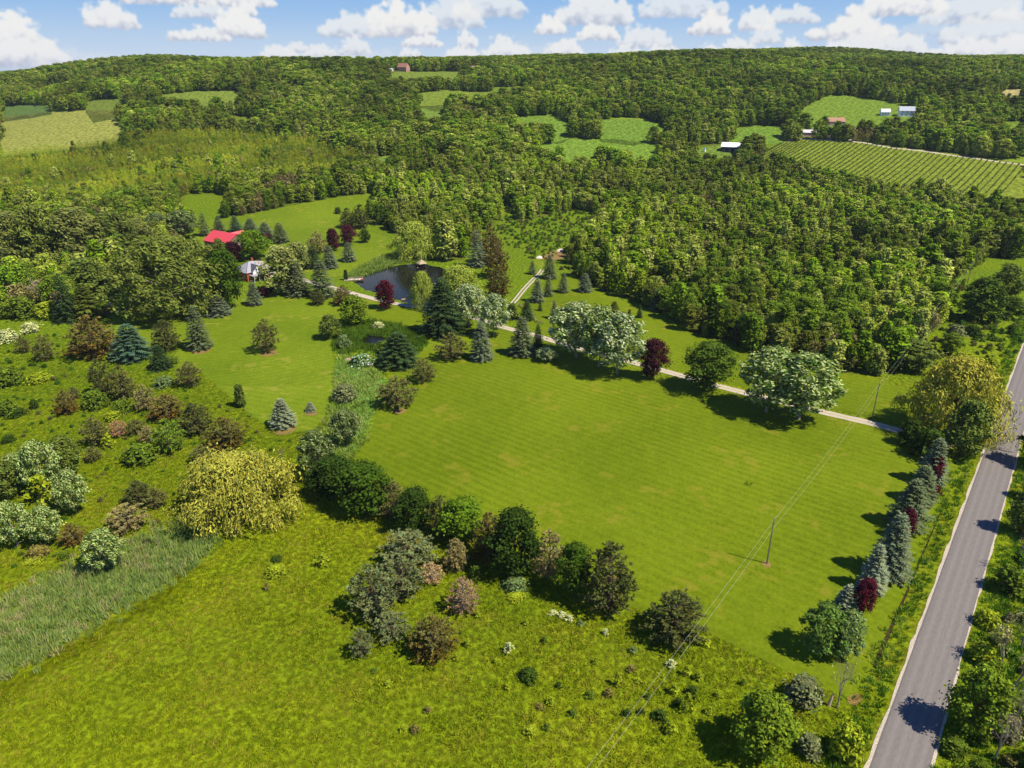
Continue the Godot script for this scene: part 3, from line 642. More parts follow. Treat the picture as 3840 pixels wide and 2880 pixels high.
# base colour of the open ground: meadow in front, leaf litter and undergrowth where the woods stand
func soil(x: float, z: float) -> Color:
	var s := -z
	var p := nz.get_noise_2d(x, z)
	var q := nf.get_noise_2d(x, z)
	var c := Color8(134, 147, 26).lerp(Color8(107, 128, 26), clampf(0.5 + p * 0.8, 0, 1))
	c = c.lerp(Color8(156, 145, 47), clampf(q * 0.9 - 0.12 + p * 0.3, 0, 0.4))
	if s > 200:
		c = c.lerp(Color8(99, 131, 37), 0.5 * sm(200, 300, s))
	if inside(x, z, outline.wet_band): c = c.lerp(Color8(84, 92, 12), 0.75)
	for w in ["reed_bed"]:
		if inside(x, z, outline[w]): c = Color8(125, 147, 80)
	for w in ["ditch_grass"]:
		if inside(x, z, outline[w]): c = Color8(109, 156, 69)
	if inside(x, z, outline.pond_marsh): c = Color8(73, 114, 38)
	var wood := s > 470
	for w in ["wood_right", "wood_mid", "wood_left"]:
		wood = wood or inside(x, z, outline[w])
	if wood and not in_open(x, z, 0.0):
		c = Color8(94, 116, 35).lerp(Color8(109, 109, 51), clampf(0.4 + q, 0, 1))
		if s > 620 and glade(x, z): c = Color8(134, 158, 56)
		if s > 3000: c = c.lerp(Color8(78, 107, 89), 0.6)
	return c

# small natural glades in the far woods
func glade(x: float, z: float) -> bool:
	return nz.get_noise_2d(x * 0.42 + 50.0, z * 0.75) > 0.30

var open_boxes := {}
func in_open(x: float, z: float, _m: float) -> bool:
	var v := Vector2(x, z)
	for k in OUTLINES:
		var r: Rect2 = open_boxes[k]
		if r.has_point(v) and Geometry2D.is_point_in_polygon(v, outline[k]):
			return true
	return false

# grey noise picture between lo and 1
func mottle(size: int, freq: float, lo: float, oct: int, warp := false) -> ImageTexture:
	var n := FastNoiseLite.new()
	n.seed = 11 + size
	n.frequency = freq
	n.fractal_octaves = oct
	n.noise_type = FastNoiseLite.TYPE_SIMPLEX_SMOOTH
	n.fractal_gain = 0.62
	var im := n.get_seamless_image(size, size)
	im.convert(Image.FORMAT_RGB8)
	var d := im.get_data()
	for k in d.size():
		var t := d[k] / 255.0
		t = clampf((t - 0.25) * 2.0, 0.0, 1.0)
		d[k] = int(255.0 * (lo + (1.0 - lo) * t))
	return ImageTexture.create_from_image(Image.create_from_data(size, size, false, Image.FORMAT_RGB8, d))

# a sheet lying on the terrain: the outline cut by the terrain's own triangles, raised by lift
func drape(p: PackedVector2Array, lift: float, mat: Material, uv_from := Vector2.ZERO, uv_size := Vector2(60, 60), turn := 0.0) -> ArrayMesh:
	var b := Buf.new()
	var r := Rect2(p[0], Vector2.ZERO)
	for q in p: r = r.expand(q)
	var i0 := maxi(gx.bsearch(r.position.x) - 1, 0)
	var i1 := mini(gx.bsearch(r.end.x) + 1, gx.size() - 1)
	var j0 := maxi(gz.bsearch(r.position.y) - 1, 0)
	var j1 := mini(gz.bsearch(r.end.y) + 1, gz.size() - 1)
	for j in range(j0, j1):
		for i in range(i0, i1):
			var a := Vector2(gx[i], gz[j])
			var c := Vector2(gx[i + 1], gz[j])
			var d := Vector2(gx[i], gz[j + 1])
			var e := Vector2(gx[i + 1], gz[j + 1])
			for t in [PackedVector2Array([a, c, d]), PackedVector2Array([c, e, d])]:
				for piece in Geometry2D.intersect_polygons(t, p):
					var ids := Geometry2D.triangulate_polygon(piece)
					for n in range(0, ids.size(), 3):
						var k := b.v.size()
						for o in 3:
							var q: Vector2 = piece[ids[n + o]]
							b.v.append(Vector3(q.x, at_grid(q.x, q.y) + lift, q.y))
							b.c.append(Color.WHITE)
							b.u.append((q - uv_from).rotated(turn) / uv_size)
						var up := (b.v[k + 1] - b.v[k]).cross(b.v[k + 2] - b.v[k]).y
						b.i.append(k); b.i.append(k + 2 if up > 0 else k + 1); b.i.append(k + 1 if up > 0 else k + 2)
	return b.mesh(mat)

# a band of that width along a line
func band(a: Array, width: float, shift := 0.0) -> PackedVector2Array:
	var q := poly(a)
	var smooth := PackedVector2Array()
	for k in q.size() - 1:
		for s in 6:
			smooth.append(q[k].cubic_interpolate(q[k + 1], q[maxi(k - 1, 0)], q[mini(k + 2, q.size() - 1)], s / 6.0))
	smooth.append(q[q.size() - 1])
	var left := PackedVector2Array()
	var right := PackedVector2Array()
	for k in smooth.size():
		var d := (smooth[mini(k + 1, smooth.size() - 1)] - smooth[maxi(k - 1, 0)]).normalized()
		var o := Vector2(-d.y, d.x)
		var w := width * (1.0 + 0.12 * nf.get_noise_2d(smooth[k].x * 3.0, smooth[k].y * 3.0))
		left.append(smooth[k] + o * (shift + w * 0.5))
		right.append(smooth[k] + o * (shift - w * 0.5))
	right.reverse()
	left.append_array(right)
	return left

func strip(n0: float, n1: float, t0: float, t1: float) -> PackedVector2Array:
	var left := PackedVector2Array()
	var right := PackedVector2Array()
	var t := t0
	while t <= t1:
		var w := 0.45 * nf.get_noise_2d(t * 4.0, n0 * 50.0) * (1.0 if n0 < 0 else 0.2)
		left.append(ROAD_FROM + ROAD_DIR * t + ROAD_OUT * (n0 + w))
		right.append(ROAD_FROM + ROAD_DIR * t + ROAD_OUT * (n1 + 0.45 * nf.get_noise_2d(t * 4.0, n1 * 70.0) * (1.0 if n1 > 7.2 else 0.2)))
		t += 3.0
	right.reverse()
	left.append_array(right)
	return left

# ------------------------------------------------------------------ trees
func rv() -> Vector3:
	var z := rng.randf_range(-1, 1)
	var a := rng.randf() * TAU
	var r := sqrt(1 - z * z)
	return Vector3(r * cos(a), z, r * sin(a))

func vary(by: float) -> Color:
	var g := rng.randf_range(1.0 - by, 1.0)
	var h := rng.randf_range(-0.05, 0.05)
	return Color(clampf(g + h, 0, 1), g, clampf(g - h * 1.5, 0, 1))

func tint(c: Color, by: Color) -> Color:
	return Color(c.r * by.r, c.g * by.g, c.b * by.b)

func facing_leaf(b: Buf, p: Vector3, n: Vector3, size: float, long: float, col: Color, along := Vector3.ZERO) -> void:
	var t := rv() + along
	t = (t - n * t.dot(n)).normalized()
	b.leaf(p, t * size * long * 0.5, n.cross(t) * size * 0.5, col)

# crown of leaf clumps on a scatter of lumps; profile(t) gives the half width at height share t
func lumpy(b: Buf, H: float, R: float, base: float, lumps: int, per: int, size: float, lump_r: Vector2, pa: float, pb: float, by := 0.22, long := 1.7, wind := Vector3.ZERO, second := Color.WHITE, share := 0.0) -> Array:
	var tops := []
	for k in lumps:
		var t := (k + rng.randf()) / lumps
		t = pow(t, 0.8)
		var prof := pow(sin(PI * pow(clampf(t * 0.94 + 0.05, 0, 1), pa)), pb)
		var a := k * 2.399 + rng.randf_range(-0.5, 0.5)
		var lr := R * rng.randf_range(lump_r.x, lump_r.y)
		var rr := maxf(0.0, R * prof - lr * 0.85) * (0.12 + 0.88 * sqrt(rng.randf()))
		var c := Vector3(cos(a) * rr, base + t * (H - base), sin(a) * rr)
		c.y = minf(c.y, H - lr * 0.75)
		c.y = maxf(c.y, base + lr * 0.45)
		tops.append([c, lr])
		var lt := rng.randf_range(1.0 - by * 0.7, 1.0)
		for n in per:
			var d := rv()
			if d.y < -0.35 and rng.randf() < 0.4: d.y = -d.y
			var p := c + d * Vector3(1, 0.92, 1) * lr * (rng.randf_range(0.6, 1.08) if rng.randf() < 0.72 else rng.randf_range(1.0, 1.75))
			p.y = clampf(p.y, 0.05, H)
			var nn := (d * 0.85 + rv() * 0.7 + Vector3.UP * 0.42).normalized()
			var col := vary(by)
			if share > 0 and rng.randf() < share: col = tint(col, second)
			facing_leaf(b, p, nn, size * rng.randf_range(0.7, 1.3), long, Color(col.r * lt, col.g * lt, col.b * lt), wind)
	return tops

func limbs(tops: Array, H: float, base: float, r: float, fork: float, n: int, col := Color.WHITE) -> Buf:
	var b := Buf.new()
	var bend := Vector3(rng.randf_range(-0.03, 0.03), 0, rng.randf_range(-0.03, 0.03)) * H
	var mid := Vector3(0, H * fork, 0) + bend
	b.tube(Vector3(0, -0.4, 0), Vector3(0, 0.35, 0), r * 1.5, r * 1.05, 7, col)
	b.tube(Vector3(0, 0.35, 0), mid, r * 1.05, r * 0.7, 7, col)
	b.tube(mid, Vector3(bend.x, H * 0.82, bend.z), r * 0.7, r * 0.12, 6, col)
	for k in mini(n, tops.size()):
		var c: Vector3 = tops[k * tops.size() / mini(n, tops.size())][0]
		var y := lerpf(H * fork * 0.8, minf(c.y, H * 0.75), 0.35)
		var s := Vector3(bend.x * 0.5, y, bend.z * 0.5)
		var m := s.lerp(c, 0.5) + Vector3(0, -0.04 * H, 0)
		b.tube(s, m, r * 0.42, r * 0.26, 5, col)
		b.tube(m, c, r * 0.26, r * 0.07, 4, col)
	return b

func spruce(H: float, R: float, step: float, n0: int, droop: float, size: float, gap: float, rag := 0.0) -> Array:
	var b := Buf.new()
	var y := H * 0.035
	while y < H - 0.15:
		var t := y / H
		var r := R * pow(1.0 - t, 0.66) * (1.0 + rag * rng.randf_range(-1, 1)) * minf(1.0, 0.75 + t * 3.0)
		var n := maxi(4, int(n0 * (0.35 + 0.65 * (1 - t))))
		var lt := rng.randf_range(0.82, 1.0)
		for k in n:
			var a := TAU * (k + rng.randf_range(-0.3, 0.3)) / n + y * 7.0
			var d := Vector3(cos(a), 0, sin(a))
			var L := r * rng.randf_range(0.78, 1.1)
			var y0 := y + rng.randf_range(-0.3, 0.3) * step
			var steps := maxi(1, int(L / gap))
			var side := Vector3(-d.z, 0, d.x)
			for q in steps:
				var f := (q + 0.75) / steps
				if f < 0.25 and steps > 3: continue
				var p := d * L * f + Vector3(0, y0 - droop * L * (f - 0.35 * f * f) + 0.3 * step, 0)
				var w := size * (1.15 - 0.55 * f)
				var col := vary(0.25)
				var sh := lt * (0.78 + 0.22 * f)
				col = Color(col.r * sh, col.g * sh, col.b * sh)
				for s: float in [-1.0, 1.0]:
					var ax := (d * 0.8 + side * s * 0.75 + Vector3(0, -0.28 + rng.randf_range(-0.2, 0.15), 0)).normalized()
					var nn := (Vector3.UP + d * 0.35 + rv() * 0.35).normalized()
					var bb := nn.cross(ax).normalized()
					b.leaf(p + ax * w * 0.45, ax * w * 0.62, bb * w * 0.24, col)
			var tipc := vary(0.12)
			var tp := d * L + Vector3(0, y0 - droop * L * 0.65 + 0.3 * step, 0)
			b.leaf(tp, d * size * 0.5 + Vector3(0, 0.12, 0), side * size * 0.2, tipc)
		y += step * (0.75 + 0.5 * (1 - t))
	for k in 10:
		var a := rng.randf() * TAU
		b.leaf(Vector3(0, H - 0.35, 0), Vector3(cos(a) * 0.12, 0.4, sin(a) * 0.12), Vector3(-sin(a), 0, cos(a)) * 0.09, Color.WHITE)
	var tr := Buf.new()
	tr.tube(Vector3(0, -0.4, 0), Vector3(0, H * 0.5, 0), H * 0.019, H * 0.01, 6, Color.WHITE)
	tr.tube(Vector3(0, H * 0.5, 0), Vector3(0, H * 0.98, 0), H * 0.01, 0.02, 5, Color.WHITE)
	return [b, tr]

# pines: whorls of rising branches that end in brushes of needles
func pine(H: float, R: float, base: float, whorls: int, pa: float, size: float, open: float, rust := 0.0, thin := 1.0) -> Array:
	var b := Buf.new()
	var tr := Buf.new()
	tr.tube(Vector3(0, -0.4, 0), Vector3(0, H * 0.6, 0), H * 0.022, H * 0.012, 6, Color.WHITE)
	tr.tube(Vector3(0, H * 0.6, 0), Vector3(0, H * 0.96, 0), H * 0.012, 0.03, 5, Color.WHITE)
	for k in whorls:
		var t := (k + rng.randf_range(0.1, 0.9)) / whorls
		var prof := pow(sin(PI * pow(clampf(t * 0.93 + 0.06, 0, 1), pa)), 0.7)
		var n := 5 + int(4 * prof)
		for j in n:
			if rng.randf() < open: continue
			var a := TAU * (j + rng.randf_range(-0.4, 0.4)) / n + k * 1.3
			var L := R * prof * rng.randf_range(0.68, 1.06)
			var d := Vector3(cos(a), 0, sin(a))
			var y := base + t * (H - base) * 0.97
			var rise := 0.10 + 0.45 * t
			var from := Vector3(0, y - L * rise * 0.6, 0)
			var to := d * L + Vector3(0, y + L * rise * 0.35, 0)
			tr.tube(from, to, 0.012 * H * (1.1 - t), 0.015, 4, Color.WHITE)
			var tufts := maxi(2, int(L / (size * 0.75) * thin))
			for q in tufts:
				var f := 0.38 + 0.62 * (q + rng.randf()) / tufts
				var p := from.lerp(to, f) + rv() * size * 0.38 + Vector3(0, 0.1, 0)
				var col := vary(0.26)
				if rust > 0 and t < 0.42 + rng.randf_range(-0.12, 0.12) and rng.randf() < rust:
					col = tint(col, Color(1.0, 0.9, 0.74))
				for e in 9:
					var ax := (d * 0.55 + Vector3.UP * 0.45 + rv() * 0.95).normalized()
					var bb := ax.cross(rv()).normalized()
					b.leaf(p + ax * size * 0.36, ax * size * 0.42, bb * size * 0.14, col)
	for e in 14:
		var ax := (Vector3.UP + rv() * 0.6).normalized()
		b.leaf(Vector3(0, H - size * 0.55, 0) + ax * size * 0.3, ax * size * 0.45, ax.cross(rv()).normalized() * size * 0.15, vary(0.2))
	return [b, tr]

# willows: billowing lumps down to the ground, their leaves hanging, with strands below
func willow(H: float, R: float, lumps: int, per: int) -> Array:
	var b := Buf.new()
	var tops := lumpy(b, H, R, 0.6, lumps, per, 0.25, Vector2(0.10, 0.22), 0.52, 0.5, 0.24, 3.0, Vector3(-0.4, -1.5, 0))
	for l in tops:
		var c: Vector3 = l[0]
		var lr: float = l[1]
		var out := Vector3(c.x, 0, c.z).normalized()
		for k in 26:
			var d := rv()
			var p := c + Vector3(d.x, -0.2 * absf(d.y), d.z) * lr + out * lr * 0.25
			var drop := minf(rng.randf_range(0.8, 3.2), p.y - 0.2)
			if drop < 0.4: continue
			var n := maxi(2, int(drop / 0.42))
			var lt := rng.randf_range(0.72, 1.0)
			for q in n:
				var f := float(q) / n
				var ax := (Vector3.DOWN + out * 0.25 * (1.0 - f) + rv() * 0.28).normalized()
				var nn := (out * 0.8 + Vector3.UP * 0.3 + rv() * 0.6).normalized()
				var col := vary(0.2)
				b.leaf(p + out * 0.4 * sqrt(f) + Vector3(0, -drop * f, 0) + rv() * 0.12, ax * 0.36, nn.cross(ax).normalized() * 0.1, Color(col.r * lt, col.g * lt, col.b * lt))
	var tr := limbs(tops, H, 1.0, H * 0.035, 0.22, 16)
	return [b, tr]

func twig(b: Buf, p: Vector3, d: Vector3, L: float, r: float, depth: int, ends: Array) -> void:
	var q := p + d * L
	b.tube(p, q, r, r * 0.62, 5 if depth > 2 else 3, Color.WHITE)
	if depth == 0:
		ends.append(q)
		return
	var n := 3 if depth > 1 else 4
	for k in n:
		var dd := (d + rv() * 0.75 + Vector3.UP * 0.28).normalized()
		twig(b, p.lerp(q, rng.randf_range(0.55, 1.0)), dd, L * rng.randf_range(0.55, 0.8), r * 0.5, depth - 1, ends)

func bare(H: float, leaves: int) -> Array:
	var tr := Buf.new()
	var ends := []
	tr.tube(Vector3(0, -0.4, 0), Vector3(0, H * 0.25, 0), H * 0.02, H * 0.016, 6, Color.WHITE)
	for k in 3:
		twig(tr, Vector3(0, H * (0.18 + 0.05 * k), 0), (Vector3.UP + rv() * 0.5).normalized(), H * 0.27, H * 0.012, 4, ends)
	var b := Buf.new()
	for k in leaves:
		var p: Vector3 = ends[rng.randi() % ends.size()]
		facing_leaf(b, p + rv() * 0.3, rv(), 0.22, 1.8, vary(0.3))
	return [b, tr]

func extent(parts: Array) -> Vector2:
	var top := 0.0
	var wide: Array[float] = []
	for q in parts[0].v:
		top = maxf(top, q.y)
		wide.append(Vector2(q.x, q.z).length())
	wide.sort()
	return Vector2(top, wide[int(wide.size() * 0.96)])

func bark(kind: String) -> Material:
	if kind == "pale": return flat("pale bark", Color8(176, 166, 148))
	if kind == "grey": return flat("grey bark", Color8(142, 130, 116))
	return flat("brown bark", Color8(98, 80, 62))

func keep(key: String, parts: Array, bk: String) -> void:
	var e := extent(parts)
	protos[key] = {"crown": parts[0].mesh(null), "trunk": parts[1].mesh(bark(bk)), "h": e.x, "r": e.y}

func crowned(key: String, b: Buf, tops: Array, H: float, base: float, r: float, fork: float, n: int, bk: String) -> void:
	keep(key, [b, limbs(tops, H, base, r, fork, n)], bk)

func build_protos() -> void:
	var b := Buf.new()
	var wind := Vector3(-1.1, 0.7, -0.2)
	b = Buf.new()
	crowned("poplar_a", b, lumpy(b, 24, 18, 1.0, 170, 110, 0.46, Vector2(0.07, 0.15), 0.8, 0.5, 0.3, 2.6, wind), 24, 3, 0.5, 0.14, 40, "grey")
	for k in ["poplar_b", "poplar_c"]:
		b = Buf.new()
		crowned(k, b, lumpy(b, 24, 8.6, 1.5, 100, 120, 0.44, Vector2(0.13, 0.25), 0.85, 0.55, 0.3, 2.6, wind), 24, 3, 0.4, 0.16, 30, "grey")
	for k in ["silver_a", "silver_b", "silver_c"]:
		b = Buf.new()
		crowned(k, b, lumpy(b, 17, 7.2, 3.2, 104, 68, 0.32, Vector2(0.10, 0.2), 0.9, 0.6, 0.24, 2.8, wind, Color(0.5, 0.6, 0.36), 0.5), 17, 3, 0.3, 0.2, 22, "grey")
	for k in ["maple_a", "maple_b"]:
		b = Buf.new()
		crowned(k, b, lumpy(b, 13, 5.4, 1.5, 52, 130, 0.36, Vector2(0.16, 0.29), 0.9, 0.6, 0.26, 1.5), 13, 2, 0.26, 0.2, 14, "brown")
	for k in ["broad_a", "broad_b", "broad_c"]:
		b = Buf.new()
		crowned(k, b, lumpy(b, 13, 4.8, 1.4, 46, 120, 0.36, Vector2(0.15, 0.3), 0.8, 0.65, 0.32, 1.7), 13, 2, 0.24, 0.2, 14, "brown")
	b = Buf.new()
	crowned("birch_a", b, lumpy(b, 12, 5.2, 1.0, 80, 62, 0.32, Vector2(0.10, 0.22), 0.9, 0.6, 0.3, 2.2, wind), 12, 1.5, 0.2, 0.12, 22, "pale")
	b = Buf.new()
	crowned("cedar_a", b, lumpy(b, 8, 1.7, 0.1, 34, 50, 0.36, Vector2(0.32, 0.5), 0.6, 0.5, 0.25, 2.2, Vector3(0, 1.6, 0)), 8, 0.5, 0.12, 0.3, 4, "brown")
	for k in ["shrub_a", "shrub_b"]:
		b = Buf.new()
		crowned(k, b, lumpy(b, 3.2, 2.4, 0.0, 22, 56, 0.3, Vector2(0.26, 0.42), 0.5, 0.6, 0.3, 1.7), 3.2, 0.3, 0.07, 0.1, 10, "grey")
	b = Buf.new()
	crowned("shrub_c", b, lumpy(b, 6, 3.2, 0.2, 30, 64, 0.4, Vector2(0.22, 0.36), 0.65, 0.6, 0.32, 1.7), 6, 0.5, 0.1, 0.1, 12, "grey")
	b = Buf.new()
	crowned("lilac_a", b, lumpy(b, 4, 3, 0.0, 26, 70, 0.34, Vector2(0.26, 0.4), 0.5, 0.6, 0.25, 1.5, Vector3.ZERO, Color(0.45, 0.62, 0.26), 0.78), 4, 0.4, 0.08, 0.1, 10, "grey")
	for k in ["sapling_a", "sapling_b"]:
		b = Buf.new()
		crowned(k, b, lumpy(b, 2.6, 1.3, 0.05, 18, 16, 0.25, Vector2(0.15, 0.34), 0.6, 0.7, 0.3, 1.8), 2.6, 0.2, 0.04, 0.2, 6, "grey")
	keep("spruce_a", spruce(12, 2.9, 0.56, 15, 0.34, 0.68, 0.32, 0.08), "brown")
	keep("spruce_b", spruce(12, 2.8, 0.6, 14, 0.26, 0.72, 0.34, 0.16), "brown")
	keep("spruce_c", spruce(14, 3.6, 0.58, 16, 0.45, 0.8, 0.4, 0.16), "brown")
	keep("pine_a", pine(11, 3.7, 0.3, 15, 0.62, 0.72, 0.08), "brown")
	keep("pine_b", pine(9, 3.6, 0.5, 12, 0.75, 0.74, 0.2), "brown")
	keep("pine_c", pine(10, 4.1, 0.2, 14, 0.66, 0.74, 0.1, 0.9), "brown")
	keep("pine_d", pine(7, 3.0, 0.2, 12, 0.72, 0.5, 0.1, 0.0, 0.8), "grey")
	keep("willow_a", willow(14, 13, 104, 130), "brown")
	keep("willow_b", willow(16, 10, 80, 110), "brown")
	keep("bare_a", bare(10, 60), "grey")
	keep("bare_b", bare(8, 420), "grey")
	# lighter kinds for the woods
	for k in ["wood_round_a", "wood_round_b", "wood_round_c"]:
		var wide: float = {"wood_round_a": 5.4, "wood_round_b": 4.4, "wood_round_c": 6.4}[k]
		b = Buf.new()
		crowned(k, b, lumpy(b, 15, wide, 1.0, 56, 38, 0.56, Vector2(0.12, 0.3), 0.8, 0.55, 0.34, 1.9, Vector3(-0.3, 0.6, 0)), 15, 2, 0.22, 0.3, 5, "grey")
	for k in ["wood_slim_a", "wood_slim_b", "wood_slim_c"]:
		var wide: float = {"wood_slim_a": 2.5, "wood_slim_b": 3.2, "wood_slim_c": 2.0}[k]
		b = Buf.new()
		crowned(k, b, lumpy(b, 13, wide, 0.8, 40, 32, 0.44, Vector2(0.2, 0.46), [0.62, 0.75, 0.9][["wood_slim_a", "wood_slim_b", "wood_slim_c"].find(k)], 0.7, 0.34, 2.4, Vector3(-0.2, 1.3, 0)), 13, 1.5, 0.12, 0.4, 6, "pale")
	keep("wood_cone_a", spruce(8, 2.0, 0.8, 8, 0.3, 0.95, 0.7, 0.1), "brown")
	b = Buf.new()
	var tp := lumpy(b, 9, 3.4, 1.0, 22, 16, 0.5, Vector2(0.2, 0.36), 0.8, 0.6, 0.35, 2.0)
	keep("wood_grey_a", [b, limbs(tp, 9, 1, 0.12, 0.12, 22)], "grey")

var counts := {}
func leaf_material(species: String, tone: int) -> Material:
	var list: Array = TONES[species]
	return leafy("%s leaves %d" % [species, tone], list[mini(tone, list.size() - 1)])

var made := {}
func plant(species: String, x: float, z: float, h: float, r: float, tone: int, label: String, group: String) -> void:
	var k: Array = KINDS[species]
	var list: Array = k[3]
	var n: int = counts.get(species, 0)
	counts[species] = n + 1
	var pick: String = list[n % list.size()]
	if species == "pine": pick = "pine_c" if tone == 4 or tone == 2 else ["pine_a", "pine_b"][n % 2] if r < h * 0.36 else "pine_b" if tone != 0 else "pine_a"
	if species == "poplar" and r > h * 0.55: pick = "poplar_a"
	if species == "willow": pick = "willow_a" if r > h * 0.72 else "willow_b"
	var p: Dictionary = protos[pick]
	var at := ground(x, z)
	var key := "%s %d" % [pick, tone] + species
	var o: Node3D
	if made.has(key):
		o = made[key].duplicate()
		o.name = numbered(k[0])
		add_child(o)
	else:
		o = Node3D.new()
		o.name = numbered(k[0])
		add_child(o)
		part("crown", p.crown, o, leaf_material(k[2], tone))
		part("trunk", p.trunk, o)
		made[key] = o
	for m in o.get_meta_list(): o.remove_meta(m)
	tag(o, label, k[1], group)
	var turn := rng.randf_range(-0.5, 0.5) if species in ["silver", "poplar", "birch"] else rng.randf() * TAU
	var ph: float = p.h
	var pr: float = p.r
	if species == "spruce" or species == "greenspruce": r *= 1.3
	if species in ["maple", "pine", "broad"] and z > -200: r *= 1.28 if group.begins_with("hedgerow") else 1.1; h *= 1.04
	o.transform = Transform3D(Basis(Vector3.UP, turn).scaled_local(Vector3(r / pr, h / ph, r / pr)), at)
	occupy(x, z, r)

func occupy(x: float, z: float, r: float) -> void:
	for i in range(int(floor((x - r) / 10)), int(floor((x + r) / 10)) + 1):
		for j in range(int(floor((z - r) / 10)), int(floor((z + r) / 10)) + 1):
			var c := Vector2i(i, j)
			if not stand.has(c): stand[c] = []
			stand[c].append(Vector3(x, z, r))

func crowded(x: float, z: float, share: float) -> bool:
	var c := Vector2i(int(floor(x / 10)), int(floor(z / 10)))
	if not stand.has(c): return false
	for q in stand[c]:
		if Vector2(x - q.x, z - q.y).length() < q.z * share: return true
	return false

# ------------------------------------------------------------------ many copies as one
func many(called: String, parent: Node, m: Mesh, mat: Material, where: Array, tints: Array) -> void:
	if where.is_empty(): return
	var mm := MultiMesh.new()
	mm.transform_format = MultiMesh.TRANSFORM_3D
	mm.use_colors = true
	mm.mesh = m
	mm.instance_count = where.size()
	for k in where.size():
		mm.set_instance_transform(k, where[k])
		mm.set_instance_color(k, tints[k])
	var o := MultiMeshInstance3D.new()
	o.name = called
	o.multimesh = mm
	if mat: o.material_override = mat
	parent.add_child(o, true)

func stuff(called: String, label: String, category: String) -> Node3D:
	var o := Node3D.new()
	o.name = numbered(called)
	add_child(o)
	tag(o, label, category, "", "stuff")
	return o

class Heap:
	var w := []
	var t := []

func turned(x: float, z: float, sx: float, sy: float) -> Transform3D:
	return Transform3D((Basis(Vector3(1, 0, 0), rng.randf_range(-0.07, 0.07)) * Basis(Vector3(0, 0, 1), rng.randf_range(-0.07, 0.07)) * Basis(Vector3.UP, rng.randf() * TAU)).scaled_local(Vector3(sx, sy, sx)), ground(x, z))

